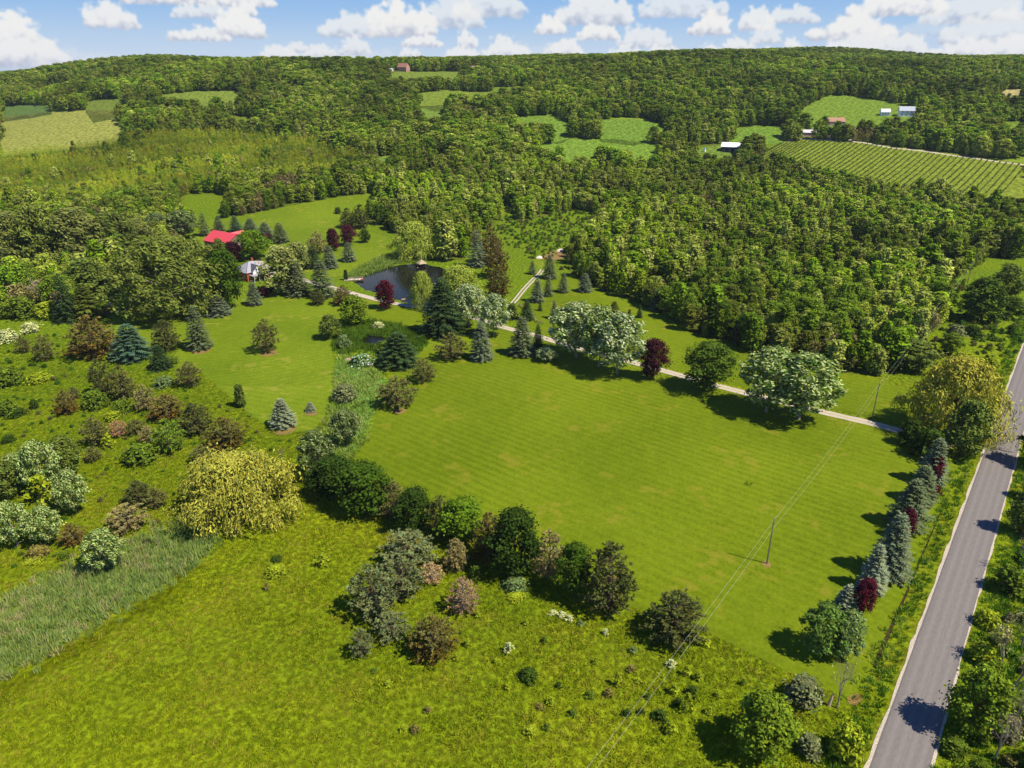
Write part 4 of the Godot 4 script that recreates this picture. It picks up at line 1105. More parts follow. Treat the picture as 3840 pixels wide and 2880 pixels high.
func build_woods() -> void:
	var slim := [Color8(174, 206, 48), Color8(190, 214, 74), Color8(149, 190, 40), Color8(202, 218, 97), Color8(170, 188, 65)]
	var round_ := [Color8(149, 184, 51), Color8(168, 198, 59), Color8(127, 166, 42), Color8(186, 204, 77), Color8(154, 174, 59)]
	var cone := [Color8(170, 202, 54), Color8(202, 212, 50), Color8(141, 182, 59), Color8(216, 216, 63)]
	var grey := [Color8(184, 167, 107), Color8(195, 187, 113), Color8(163, 159, 89)]
	var heaps := {}
	for k in ["wood_round_a", "wood_round_b", "wood_round_c", "wood_slim_a", "wood_slim_b", "wood_slim_c", "wood_cone_a", "wood_grey_a"]: heaps[k] = Heap.new()
	var front := []
	var s := 205.0
	while s < 2100.0:
		var near := s < 640.0
		var step := 4.5 if near else lerpf(5.4, 8.5, sm(640, 1500, s))
		var half := s * 0.80 + 50.0
		var x := -half
		while x < half:
			var px := x + rng.randf_range(-0.5, 0.5) * step
			var pz := -(s + rng.randf_range(-0.5, 0.5) * step)
			x += step
			var where := ""
			if s < 590:
				for w in ["wood_right", "wood_mid", "wood_left"]:
					if inside(px, pz, outline[w]): where = w; break
				if where == "" and s < 480: continue
			var q := Vector2(px, pz) - ROAD_FROM
			var ac := q.dot(ROAD_OUT)
			if ac > -11 and ac < 15: continue
			if in_open(px, pz, 0.0) or crowded(px, pz, 0.8): continue
			var a := nz.get_noise_2d(px * 0.55, pz * 0.55)
			var b := nz.get_noise_2d(px * 0.7 + 900, pz * 0.7)
			var kind := "round"
			var conif := inside(px, pz, outline.plantation)
			if conif and rng.randf() < 0.8: continue
			if conif:
				kind = "cone" if rng.randf() < 0.55 + 0.6 * b else "slim" if rng.randf() < 0.8 else "grey"
			elif where == "wood_right" or (near and px > -80):
				kind = "slim" if rng.randf() < 0.72 + a * 0.7 else "round"
				if rng.randf() < 0.07 + maxf(0.0, b - 0.2) * 1.2: kind = "grey"
			elif where == "wood_mid":
				kind = "slim" if rng.randf() < 0.5 + a else "round"
				if rng.randf() < 0.16 + maxf(0.0, b) * 0.8: kind = "grey"
			else:
				if a > 0.12 and s < 1150: kind = "slim"
				elif b > 0.30 and s < 900: kind = "grey"
				elif rng.randf() < 0.09: kind = ["slim", "cone", "grey"][rng.randi() % 3]
			var hole := nf.get_noise_2d(px * 0.35, pz * 0.35)
			if near and hole > 0.34: continue
			if not near and glade(px, pz): continue
			if kind == "round" and near and rng.randf() < 0.42: continue
			if not near and kind == "slim" and rng.randf() < 0.1: kind = "round"
			var c: Color
			var h := 10.0
			var r := 3.0
			var pick := ""
			match kind:
				"slim":
					c = slim[rng.randi() % 5]; h = rng.randf_range(7.0, 13.5) * (0.88 if conif else 1.0) * (1.0 + 0.5 * a) * (1.3 if rng.randf() < 0.1 else 1.0); r = h * rng.randf_range(0.17, 0.3); pick = ["wood_slim_a", "wood_slim_b", "wood_slim_c"][rng.randi() % 3]
				"cone":
					c = cone[rng.randi() % 4]; h = rng.randf_range(5.0, 8.5); r = h * rng.randf_range(0.24, 0.32); pick = "wood_cone_a"
				"grey":
					c = grey[rng.randi() % 3]; h = rng.randf_range(6, 10); r = h * rng.randf_range(0.3, 0.42); pick = "wood_grey_a"
				_:
					c = round_[rng.randi() % 5]; h = rng.randf_range(9, 14) if near else rng.randf_range(9, 19); r = h * rng.randf_range(0.28, 0.42) * (1.0 if near else 1.15); pick = ["wood_round_a", "wood_round_b", "wood_round_c"][rng.randi() % 3]
			var g := 0.92 + 0.34 * nz.get_noise_2d(px * 0.3, pz * 0.3 + 400) + rng.randf_range(-0.08, 0.05)
			c = Color(minf(c.r * g, 1), minf(c.g * g, 1), minf(c.b * g, 1))
			if where == "wood_left" and s < 420: h *= 1.15; r *= 1.1
			var p: Dictionary = protos[pick]
			if s < 430 and where != "" and absf(px) < s * 0.70 and kind != "cone":
				front.append([h / s * (1.3 if kind == "round" else 1.0), kind, px, pz, h, r, where, pick, c])
				continue
			var ph: float = p.h
			var pr: float = p.r
			heaps[pick].w.append(turned(px, pz, r / pr, h / ph))
			heaps[pick].t.append(c)
		s += step
	# the plantation stands in rows
	var prow := Vector2(0.985, -0.17)
	var pout := Vector2(0.17, 0.985)
	var band_box: PackedVector2Array = outline.plantation
	var start := band_box[0]
	for rw in range(-90, 90):
		var tone: Color = cone[posmod(rw / 3, 4)]
		for st in range(-60, 330):
			var pp := start + pout * (rw * 4.6 + rng.randf_range(-0.4, 0.4)) + prow * (st * 2.5 + rng.randf_range(-0.6, 0.6))
			if -pp.y < 440 or not inside(pp.x, pp.y, band_box) or in_open(pp.x, pp.y, 0) or crowded(pp.x, pp.y, 0.8): continue
			if nf.get_noise_2d(pp.x * 0.3, pp.y * 0.3) > 0.36: continue
			var hh := rng.randf_range(5.5, 9.0)
			heaps["wood_cone_a"].w.append(turned(pp.x, pp.y, hh * 0.29 / protos["wood_cone_a"].r, hh / protos["wood_cone_a"].h))
			var gg := 0.92 + 0.3 * nz.get_noise_2d(pp.x * 0.4, pp.y * 0.4)
			heaps["wood_cone_a"].t.append(Color(minf(tone.r * gg, 1), minf(tone.g * gg, 1), minf(tone.b * gg, 1)))
	# the largest in view of each kind stand as trees of their own
	front.sort_custom(func(a, b): return a[0] > b[0])
	var single := 0
	for f in front:
		var fx: float = f[2]
		var fz: float = f[3]
		if single < 150 and f[1] != "grey":
			single += 1
			own_tree(f)
		else:
			var p: Dictionary = protos[f[7]]
			var ph: float = p.h
			var pr: float = p.r
			heaps[f[7]].w.append(turned(fx, fz, f[5] / pr, f[4] / ph))
			heaps[f[7]].t.append(f[8])
	var white := leafy("wood leaves", Color(1, 1, 1))
	var names := {"broadleaf_wood": ["wood_round", "dark rounded broadleaf wood over the hills and valley"], "young_wood": ["wood_slim", "dense young wood of slim light green trees"], "conifer_plantation": ["wood_cone", "young conifer plantation beyond the red roofed barn"], "brush_wood": ["wood_grey", "grey brown half bare trees scattered through the woods"]}
	for k in names:
		var o := stuff(k, names[k][1], "wood")
		for e in ["_a", "_b", "_c"]:
			var key: String = names[k][0] + e
			if not heaps.has(key): continue
			many("tree_crowns", o, protos[key].crown, white, heaps[key].w, heaps[key].t)
			if k != "conifer_plantation":
				many("tree_trunks", o, protos[key].trunk, null, heaps[key].w.filter(func(t): return t.origin.z > -640), heaps[key].w.filter(func(t): return t.origin.z > -640).map(func(t): return Color.WHITE))

var own := {}
var ranks := {}
var LANDMARKS := [["the grey open spruce", 61.7, -293.7], ["the rightmost arc spruce", 34.1, -321.7], ["the bare earth", 25.6, -391.4], ["the pinkish sand heap", 60.2, -470.4], ["the third pole", 165.6, -265.2], ["the large dark round tree", 191.6, -276.5], ["the golden willow", 131.3, -191.2], ["the big silver pair", 91.1, -215.3], ["the pond hut", -48.2, -372.8], ["the farthest browning pine", -11.4, -373.8], ["the mown path's end", -9.3, -558.8], ["the barn roof", -184.9, -445.5], ["the leafless grey tree", -206.6, -301.6], ["the play set", -174.6, -295], ["the olive mass", -236.8, -356.7], ["the dark pines on the back lawn", -104, -470], ["the line meadow", 212.3, -331]]
func own_tree(f: Array) -> void:
	var c: Color = f[8]
	var slim: bool = f[1] == "slim"
	var px: float = f[2]
	var pz: float = f[3]
	var tone := "pale" if c.r > 0.5 else "bright" if c.g > 0.52 else "deep" if c.g < 0.42 else "mid"
	var best := 1e9
	var mark := ""
	for l in LANDMARKS:
		var dd := Vector2(l[1] - px, l[2] - pz).length()
		if dd < best:
			best = dd; mark = l[0]
	var label := "%s green %s tree in the wood, %%snearest to %s" % [tone, "slim" if slim else "rounded", mark]
	var n: int = ranks.get(label, 0)
	ranks[label] = n + 1
	label = label % ("" if n == 0 else nth(n + 1) + " ")
	var p: Dictionary = protos[{"wood_round_a": "broad_a", "wood_round_b": "broad_c", "wood_round_c": "broad_b", "wood_slim_a": "wood_slim_a", "wood_slim_b": "wood_slim_b", "wood_slim_c": "wood_slim_c"}[f[7]]]
	var key := "%s %s" % [f[7], tone]
	var o: Node3D
	if own.has(key):
		o = own[key].duplicate()
		o.name = numbered("slim_tree" if slim else "broadleaf_tree")
		add_child(o)
	else:
		o = Node3D.new()
		o.name = numbered("slim_tree" if slim else "broadleaf_tree")
		add_child(o)
		part("crown", p.crown, o, leafy("own " + key, Color(c.r / 1.2, c.g / 1.2, c.b / 1.2)))
		part("trunk", p.trunk, o)
		own[key] = o
	for m in o.get_meta_list(): o.remove_meta(m)
	tag(o, label, "tree", "single trees along the front of the woods")
	var ph: float = p.h
	var pr: float = p.r
	o.transform = turned(px, pz, f[5] / pr, f[4] / ph)

# ------------------------------------------------------------------ grasses
func tuft(blades: int, h: float, w: float, spread: float, lean: float) -> ArrayMesh:
	var b := Buf.new()
	for k in blades:
		var a := rng.randf() * TAU
		var o := Vector3(cos(a), 0, sin(a))
		var p := o * spread * sqrt(rng.randf())
		var q := rng.randf() * TAU
		var side := Vector3(cos(q), 0, sin(q)) * w * rng.randf_range(0.7, 1.3)
		var top := p + Vector3(0, h * rng.randf_range(0.6, 1.1), 0) + (o * 0.6 + Vector3(-0.7, 0, -0.2)) * lean * h
		b.tri(p - side, p + side, top, vary(0.22))
	return b.mesh(null)

func scatter(called: String, label: String, category: String, m: ArrayMesh, where: Array, box: Rect2, step: float, cols: Array, size: Vector2, skip_open: bool, far_thin := 0.0) -> void:
	var h := Heap.new()
	var z := box.position.y
	while z < box.end.y:
		var x := box.position.x
		while x < box.end.x:
			var px := x + rng.randf_range(-1.0, 1.0) * step
			var pz := z + rng.randf_range(-1.0, 1.0) * step
			x += step
			if far_thin > 0 and rng.randf() < sm(150, 260, -pz) * far_thin: continue
			if absf(px) > -pz * 0.78 + 60: continue
			var ok := where.is_empty()
			for w in where:
				if inside(px + rng.randf_range(-2.2, 2.2), pz + rng.randf_range(-2.2, 2.2), w): ok = true; break
			if not ok: continue
			if skip_open and (in_open(px, pz, 0) or inside(px, pz, pond) or inside(px, pz, small_pond)): continue
			if called == "meadow_grass" and inside(px, pz, outline.wet_band) and rng.randf() < 0.7: continue
			var ac := (Vector2(px, pz) - ROAD_FROM).dot(ROAD_OUT)
			if ac > -1.3 and ac < 7.8: continue
			var n := nz.get_noise_2d(px * 2.2, pz * 2.2)
			var c: Color = cols[clampi(int((0.5 + n * 0.45 + rng.randf_range(-0.42, 0.42)) * cols.size()), 0, cols.size() - 1)]
			if called == "meadow_grass": c = c.lerp(Color8(94, 130, 30), 0.6 * sm(130, 215, -pz))
			var s := rng.randf_range(size.x, size.y) * (1.0 + 0.5 * nf.get_noise_2d(px, pz))
			h.w.append(turned(px, pz, s, s * rng.randf_range(0.7, 1.2)))
			h.t.append(c)
		z += step
	var o := stuff(called, label, category)
	many("tufts", o, m, leafy("grass blades", Color(1, 1, 1)), h.w, h.t)
	print(called, " ", h.w.size())

func build_grass() -> void:
	var m := tuft(14, 0.42, 0.08, 0.6, 0.35)
	var meadow := [Color8(105, 131, 18), Color8(124, 148, 21), Color8(137, 157, 25), Color8(148, 159, 31), Color8(161, 152, 59)]
	scatter("meadow_grass", "rough yellow green meadow grass over the foreground and left meadow", "grass", m, [outline.meadow], Rect2(-205, -262, 290, 205), 0.62, meadow, Vector2(0.55, 0.95), true, 0.5)
	var reed := [Color8(122, 148, 72), Color8(134, 160, 76), Color8(142, 166, 80), Color8(152, 172, 88), Color8(160, 170, 96), Color8(186, 178, 122)]
	scatter("reeds", "tall blue green and straw coloured reeds in the lower left swale", "reeds", tuft(18, 1.5, 0.07, 0.55, 0.28), [outline.reed_bed], Rect2(-140, -155, 100, 85), 0.75, reed, Vector2(0.7, 1.2), true)
	var tall := [Color8(122, 150, 58), Color8(134, 162, 66), Color8(146, 168, 78), Color8(160, 170, 88)]
	scatter("ditch_grass", "tall soft grass filling the ditch between the two lawns", "grass", tuft(16, 1.0, 0.08, 0.6, 0.4), [outline.ditch_grass], Rect2(-75, -245, 60, 110), 0.85, tall, Vector2(0.7, 1.3), true)
	var marsh := [Color8(84, 112, 30), Color8(96, 126, 36), Color8(108, 136, 44)]
	scatter("cattails", "dark green cattails around the small reedy pond", "reeds", tuft(18, 1.5, 0.08, 0.6, 0.2), [outline.pond_marsh], Rect2(-90, -285, 70, 60), 0.9, marsh, Vector2(0.8, 1.3), true)
	var bank := [Color8(124, 152, 62), Color8(142, 166, 76), Color8(156, 174, 86)]
	scatter("bank_reeds", "light green reeds along the left bank of the pond", "reeds", tuft(18, 1.5, 0.08, 0.6, 0.35), [outline.pond_bank], Rect2(-100, -395, 60, 60), 0.9, bank, Vector2(0.8, 1.3), false)
	var verge := [Color8(87, 134, 32), Color8(106, 150, 38), Color8(121, 159, 49), Color8(138, 163, 57)]
	scatter("verge_grass", "tall bright grass along the verges of the road", "grass", tuft(16, 0.8, 0.08, 0.6, 0.35), [outline.verge_left, outline.verge_right], Rect2(30, -330, 230, 285), 0.95, verge, Vector2(0.7, 1.3), false)
	# low weeds and brush
	var weeds := [Color8(74, 112, 32), Color8(96, 134, 38), Color8(124, 150, 46), Color8(120, 120, 66)]
	var sh := Buf.new()
	lumpy(sh, 1.3, 1.1, 0.0, 9, 24, 0.26, Vector2(0.3, 0.45), 0.5, 0.6, 0.3, 1.6)
	scatter("undergrowth", "low weedy undergrowth in the clearings and along the roadside", "undergrowth", sh.mesh(null), [outline.wood_meadow, outline.line_meadow, outline.far_verge, outline.wood_skirt], Rect2(-70, -520, 380, 480), 3.6, weeds, Vector2(0.5, 1.5), false)
	scatter("roadside_brush", "thick brush of green and grey bushes across the road", "brush", protos.shrub_c.crown, [outline.far_verge], Rect2(40, -330, 260, 300), 5.4, [Color8(116, 142, 40), Color8(140, 160, 52), Color8(150, 150, 106), Color8(104, 130, 40)], Vector2(0.25, 0.75), false)
	scatter("meadow_weeds", "small dark weeds dotted through the left meadow", "weeds", sh.mesh(null), [outline.left_meadow], Rect2(-205, -262, 200, 180), 5.2, weeds, Vector2(0.3, 0.9), true)

# ------------------------------------------------------------------ sky
func build_sky() -> PanoramaSkyMaterial:
	var W := 4096
	var Hh := 2048
	var deg := W / 360.0
	var im := Image.create(W, Hh, false, Image.FORMAT_RGB8)
	var fluff := FastNoiseLite.new()
	fluff.seed = 5
	fluff.frequency = 0.045
	fluff.fractal_octaves = 5
	fluff.fractal_gain = 0.58
	# clear air: deep blue overhead, pale at the horizon
	for row in Hh:
		var el := 90.0 - (row + 0.5) / deg
		var c: Color
		if el < 0:
			c = Color8(120, 136, 120)
		else:
			c = Color8(214, 231, 249).lerp(Color8(150, 196, 246), sm(0.0, 5.5, el)).lerp(Color8(76, 132, 216), sm(4, 26, el)).lerp(Color8(32, 76, 164), sm(20, 75, el))
		im.fill_rect(Rect2i(0, row, W, 1), c)
	var all: Array = CLOUDS.duplicate()
	# the same fair weather clouds go on round the horizon and overhead
	rng.seed = 77
	for k in 150:
		var az := rng.randf_range(38.0, 322.0)
		var el := 0.4 + 11.0 * pow(rng.randf(), 1.6)
		var big := 0.6 + el * 0.16
		all.append(["c", az if az < 180 else az - 360, el, rng.randf_range(1.6, 5.4) * big, rng.randf_range(0.7, 1.7) * big])
	for k in 46:
		var az := rng.randf_range(-180, 180)
		var el := rng.randf_range(6.5, 13.0) if absf(az) < 40 else rng.randf_range(10, 38)
		all.append(["c", az, el, rng.randf_range(5, 15), rng.randf_range(2.0, 4.6)])
	for k in 60:
		all.append(["c", rng.randf_range(-180, 180), 0.3 + 8.0 * pow(rng.randf(), 1.4), rng.randf_range(4, 13), rng.randf_range(0.4, 1.0), rng.randf_range(0.2, 0.45)])
	all.sort_custom(func(a, b): return a[2] > b[2])
	for cl in all:
		var stretch := 1.0 / maxf(0.3, cos(deg_to_rad(cl[2])))
		var w: float = cl[3] * deg * stretch
		var h: float = cl[4] * deg
		var cx: float = cl[1] * deg
		var yb: float = (90.0 - cl[2]) * deg
		var puffs := []
		var np := 5 + int(w / h * 1.6)
		for k in np:
			var f := (k + rng.randf_range(0.2, 0.8)) / np * 2.0 - 1.0
			var pr := h * (0.30 + 0.36 * (1.0 - f * f)) * rng.randf_range(0.7, 1.25)
			puffs.append(Vector3(f * w * 0.42, maxf(pr * 0.75, rng.randf() * h * 0.62 * (1.0 - f * f)), pr))
		var so := rng.randf() * 1000.0
		var fs := 40.0 / maxf(h, 8.0)
		var soft: float = cl[5] if cl.size() > 5 else rng.randf_range(0.75, 1.0)
		for yy in range(int(yb - h * 1.35), int(yb + h * 0.25) + 1):
			if yy < 0 or yy >= int(89.2 / 90.0 * Hh * 0.5) + 8: continue
			for xx in range(int(cx - w * 0.62), int(cx + w * 0.62) + 1):
				var dx := xx - cx
				var dy := yb - yy
				var n := fluff.get_noise_2d(dx * fs + so, dy * fs * 1.25)
				var n2 := fluff.get_noise_2d(dx * fs * 0.45 + so + 300, dy * fs * 0.6)
				var best := -1.0
				var lit := 0.0
				for p in puffs:
					var ex: float = (dx - p.x) / p.z
					var ey: float = (dy - p.y) / p.z
					var dd: float = 1.0 - sqrt(ex * ex + ey * ey)
					if dd > best:
						best = dd
						lit = ey * 0.5 + 0.5 + ex * 0.18
				var dens := best + n * 0.55 + n2 * 0.25
				dens -= maxf(0.0, 0.12 - dy / h) * 3.5
				var a := smoothstep(0.0, 0.36, dens) * soft
				if a < 0.01: continue
				var v := clampf(0.40 * lit + 0.55 * dy / h + n * 0.35 + 0.12, 0.0, 1.0)
				var col := Color8(186, 194, 216).lerp(Color8(255, 254, 252), smoothstep(0.1, 0.62, v))
				var px := posmod(xx, W)
				im.set_pixel(px, yy, im.get_pixel(px, yy).lerp(col, a))
	var sky := PanoramaSkyMaterial.new()
	sky.panorama = ImageTexture.create_from_image(im)
	return sky

# ------------------------------------------------------------------ lawns, road, drive
func lawn_picture(from: Vector2, size: Vector2, px: int, dir: Vector2, ring: Vector2, straight: bool, base: Array) -> ImageTexture:
	var d := PackedByteArray()
	d.resize(px * px * 3)
	var o := Vector2(-dir.y, dir.x)
	var a: Color = base[0]
	var b: Color = base[1]
	var dry: Color = base[2]
	var k := 0
	for j in px:
		for i in px:
			var x := from.x + size.x * i / px
			var z := from.y + size.y * j / px
			var s := 0.0
			var along := x * dir.x + z * dir.y
			var across := x * o.x + z * o.y
			if straight:
				s = 1.5 * sin((across + 0.06 * nz.get_noise_2d(x, z)) * 2.5) * (0.75 + 0.8 * nz.get_noise_2d(x + 200.0, z))
			else:
				s = sin(Vector2(x - ring.x, z - ring.y).length() * 2.3 + 1.5 * nz.get_noise_2d(x, z)) + nf.get_noise_2d(x * 3.0, z * 3.0)
			var n := nf.get_noise_2d(x * 2.0, z * 2.0)
			var big := nz.get_noise_2d(x * 0.8, z * 0.8)
			var m := 0.5 + s * 0.13 + n * 0.28 + 0.6 * nf.get_noise_2d(x * 9.0 + 31.0, z * 9.0) + big * 0.5
			var c := a.lerp(b, clampf(m, 0.0, 1.0))
			var p := nz.get_noise_2d(x * 3.0 + 70.0, z * 3.0) + 0.5 * n
			c = c.lerp(dry, clampf((p - 0.36) * 1.6, 0.0, 0.4))
			d[k] = int(c.r * 255.0); d[k + 1] = int(c.g * 255.0); d[k + 2] = int(c.b * 255.0)
			k += 3
	return ImageTexture.create_from_image(Image.create_from_data(px, px, false, Image.FORMAT_RGB8, d))

func lawn(key: String, tex: Texture2D) -> StandardMaterial3D:
	var m := StandardMaterial3D.new()
	m.resource_name = key
	m.albedo_texture = tex
	m.roughness = 0.95
	m.metallic_specular = 0.15
	m.texture_repeat = true
	return m

func build_ground_sheets() -> void:
	var dir := (Vector2(105.9, -187.5) - Vector2(-3.4, -272.4)).normalized()
	var big := lawn("mown lawn", lawn_picture(Vector2(-80, -330), Vector2(256, 256), 1024, dir, Vector2.ZERO, true, [Color8(81, 98, 8), Color8(107, 123, 20), Color8(133, 120, 48)]))
	var home := lawn("house lawn", lawn_picture(Vector2(-240, -470), Vector2(256, 256), 1024, dir, Vector2(-125, -315.7), false, [Color8(82, 103, 12), Color8(111, 128, 27), Color8(144, 132, 67)]))
	var f := Vector2(-80, -330)
	var z := Vector2(256, 256)
	structure("lawn", drape(outline.big_lawn, 0.05, big, f, z), "large mown lawn with stripes below the driveway")
	structure("lawn", drape(outline.pond_lawn, 0.054, big, f, z), "mown strip with dry patches between driveway and small pond")
	structure("lawn", drape(outline.east_lawn, 0.058, big, f, z), "mown lawn strip between driveway and wood")
	structure("lawn", drape(outline.house_lawn, 0.05, home, Vector2(-240, -470), z), "mown lawn with curved stripes below the house")
	structure("lawn", drape(outline.back_lawn, 0.05, home, Vector2(-240, -470), z), "mown back lawn behind the barn running down to the pond")
	structure("path", drape(outline.mown_path, 0.062, home, Vector2(-240, -470), z), "mown grass path running up through the wood")
	var fields := {"pale_field": ["pale yellow green hay field at the far left", Color8(147, 153, 72)], "strip_field": ["narrow dark green field beyond the pale field", Color8(94, 120, 60)], "pasture": ["bright pasture on the left hillside", Color8(118, 137, 53)], "small_pasture": ["small pasture among trees at the far left", Color8(111, 129, 51)],
		"hilltop_field": ["grassy field below the hilltop houses", Color8(116, 135, 51)], "slope_field": ["long field on the slope below the hilltop", Color8(120, 139, 49)], "upper_clearing": ["small clearing right of the slope field", Color8(108, 134, 44)], "brushy_clearing": ["brushy pale green clearing left of the middle wood", Color8(115, 141, 56)],
		"middle_clearing": ["clearing in the middle wood", Color8(111, 141, 49)], "pond_clearing": ["clearing beside the far little pond", Color8(108, 139, 48)], "long_clearing": ["long bright clearing in front of the far wood", Color8(113, 144, 49)], "little_clearing": ["tiny clearing behind the plantation", Color8(108, 137, 51)],
		"house_meadow": ["meadow around the white house", Color8(115, 142, 48)], "orchard_field": ["meadow left of the low grey roofed house", Color8(110, 141, 49)], "barn_yard": ["grassy yard around the white roofed barn", Color8(110, 135, 51)], "vineyard": ["grassy slope of the vineyard", Color8(129, 144, 48)],
		"right_field": ["green field at the right edge", Color8(111, 137, 43)], "hay_field": ["pale hay field high at the right edge", Color8(177, 168, 113)]}
	var mot := mottle(256, 0.03, 0.72, 4)
	for k in fields:
		var m := flat("field " + k, fields[k][1], 1.0, 0.1)
		m.albedo_texture = mot
		structure("field", drape(outline[k], 0.12, m, Vector2.ZERO, Vector2(40, 40)), fields[k][0])
	# road
	var im := Image.create(128, 512, false, Image.FORMAT_RGB8)
	for j in 512:
		for i in 128:
			var u := i / 128.0
			var t := 0.5
			for c in [0.2, 0.42, 0.62, 0.83]: t += 0.16 * exp(-pow((u - c) / 0.055, 2.0))
			t += 0.35 * exp(-pow((u - 0.515) / 0.006, 2.0)) * (0.6 + 0.8 * nf.get_noise_2d(9.0, j * 0.7))
			t += nf.get_noise_2d(i * 3.0, j * 0.5) * 0.2 + nf.get_noise_2d(i * 9.0, j * 9.0) * 0.16
			t -= 0.25 * smoothstep(0.06, 0.0, u)
			im.set_pixel(i, j, Color8(96, 93, 91).lerp(Color8(150, 143, 138), clampf(t - 0.2, 0, 1)))
	var road := lawn("asphalt", ImageTexture.create_from_image(im))
	road.roughness = 0.85
	var gravel := lawn("gravel", null)
	var gm := mottle(256, 0.09, 0.6, 4)
	gravel.albedo_texture = gm
	gravel.albedo_color = Color8(218, 206, 186)
	structure("road_shoulder", drape(strip(-0.5, 7.45, -160, 560), 0.07, gravel, Vector2.ZERO, Vector2(5, 5)), "pale gravel shoulders of the road")
	var turn := ROAD_DIR.angle_to(Vector2(0, 1))
	structure("road", drape(strip(0, 7.1, -160, 560), 0.1, road, ROAD_FROM, Vector2(-7.1, 60), turn), "grey two lane asphalt road crossing the right corner")
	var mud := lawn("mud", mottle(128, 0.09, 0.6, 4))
	mud.albedo_color = Color8(74, 66, 34)  # dark colour painted in for the shade down in the ditch
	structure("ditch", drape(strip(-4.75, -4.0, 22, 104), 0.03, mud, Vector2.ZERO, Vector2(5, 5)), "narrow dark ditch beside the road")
	var dirt := lawn("bare earth", gm)
	dirt.albedo_color = Color8(156, 132, 78)
	structure("driveway", drape(band(DRIVE, 3.6), 0.08, gravel, Vector2.ZERO, Vector2(5, 5)), "pale gravel driveway from the road past the pond to the house")
	structure("driveway_grass", drape(band(DRIVE.slice(0, 26), 0.45), 0.085, flat("centre grass", Color8(150, 146, 90), 1.0, 0.1), Vector2.ZERO, Vector2(5, 5)), "thin strip of grass along the middle of the driveway")
	structure("side_track", drape(band(TRACK, 0.8, 0.8), 0.09, gravel, Vector2.ZERO, Vector2(5, 5)), "left wheel rut of the side track below the gravel pile")
	structure("side_track", drape(band(TRACK, 0.8, -0.8), 0.09, gravel, Vector2.ZERO, Vector2(5, 5)), "right wheel rut of the side track below the gravel pile")
	structure("yard", drape(poly([-140.3, -349.5, -144.1, -373.8, -139.4, -386.1, -128.3, -370.8, -120.5, -349.5, -125.8, -344.3]), 0.075, gravel, Vector2.ZERO, Vector2(5, 5)), "pale gravel yard behind the brick house")
	structure("yard", drape(poly([315, -759.9, 324.7, -777.2, 332.2, -775.8, 330.7, -765.6, 350.9, -761.3, 340.7, -749.6, 323.1, -751.6]), 0.16, gravel, Vector2.ZERO, Vector2(5, 5)), "white gravel turning place at the far low house")
	structure("lane", drape(band([278.4, -756.5, 291.2, -766.8, 312.4, -760.3, 340.1, -748.1, 353.5, -736.5, 367.7, -718, 387.1, -703.6, 403.8, -685.7, 420.8, -670.4, 434.4, -658.1, 457, -641.9], 3.4), 0.15, gravel, Vector2.ZERO, Vector2(5, 5)), "pale lane running along the top of the vineyard")
	structure("bare_earth", drape(poly([13.8, -386.1, 20.9, -402.5, 27.9, -407.1, 33.8, -408.2, 30.7, -390.3, 25.2, -384]), 0.07, dirt, Vector2.ZERO, Vector2(6, 6)), "patch of bare brown earth at the gravel piles")
	structure("bare_earth", drape(poly([55.5, -86.6, 56.4, -87.3, 57.6, -87.9, 58.2, -87.5, 58.1, -86.6, 57.3, -85.8, 56.3, -85.3, 55.5, -85.6]), 0.066, dirt, Vector2.ZERO, Vector2(6, 6)), "worn earth patch at the lower lawn corner by the road")
	for e in [["tan ring of bare earth under the pale twin topped spruce", -65.9, -182.8, 3.4], ["tan ring of bare earth under the tiny spruce on the house lawn", -60.9, -193.4, 2.0], ["bare earth under the tall slim pale spruce", -115.6, -246.4, 4.2], ["bare earth around the foot of the utility pole on the lawn", 53.5, -121.3, 1.1], ["bare earth under the pine in the middle of the house lawn", -89.4, -243.1, 3.4], ["bare earth under the leaning open crowned pine", -34.5, -195, 2.2]]:
		var ring := PackedVector2Array()
		for k in 16:
			var a := TAU * k / 16
			ring.append(Vector2(e[1] + cos(a) * e[3] * rng.randf_range(0.8, 1.1), e[2] + sin(a) * e[3] * rng.randf_range(0.8, 1.1)))
		structure("bare_earth", drape(ring, 0.09, dirt, Vector2.ZERO, Vector2(6, 6)), e[0])
	# rings of bare earth at the feet of lawn trees
	var w := StandardMaterial3D.new()
	w.resource_name = "pond water"
	w.albedo_color = Color8(22, 24, 18)
	w.roughness = 0.1
	w.metallic_specular = 0.21
	var rip := FastNoiseLite.new()
	rip.seed = 3
	rip.frequency = 0.05
	var nt := rip.get_seamless_image(256, 256)
	nt.convert(Image.FORMAT_RGBA8)
	nt.bump_map_to_normal_map(1.5)
	w.normal_enabled = true
	w.normal_texture = ImageTexture.create_from_image(nt)
	w.normal_scale = 0.1
	for p in [[grow(pond, 3.0), -0.45, "dark pond reflecting the sky below the willows"], [grow(small_pond, 1.5), -0.3, "small dark pool among cattails below the driveway"]]:
		var b := Buf.new()
		var q: PackedVector2Array = p[0]
		var ids := Geometry2D.triangulate_polygon(q)
		for v in q:
			b.v.append(Vector3(v.x, p[1], v.y)); b.c.append(Color.WHITE); b.u.append(v / 6.0)
		for n in range(0, ids.size(), 3):
			b.i.append(ids[n]); b.i.append(ids[n + 1]); b.i.append(ids[n + 2])
		structure("pond", b.mesh(w), p[2])

# ------------------------------------------------------------------ buildings and small things
func boxed(called: String, parent: Node, o: Vector3, s: Vector3, mat: Material, turn := 0.0) -> MeshInstance3D:
	var b := Buf.new()
	b.box(Vector3.ZERO, s, turn)
	var q := part(called, b.mesh(null), parent, mat)
	q.position = o
	return q

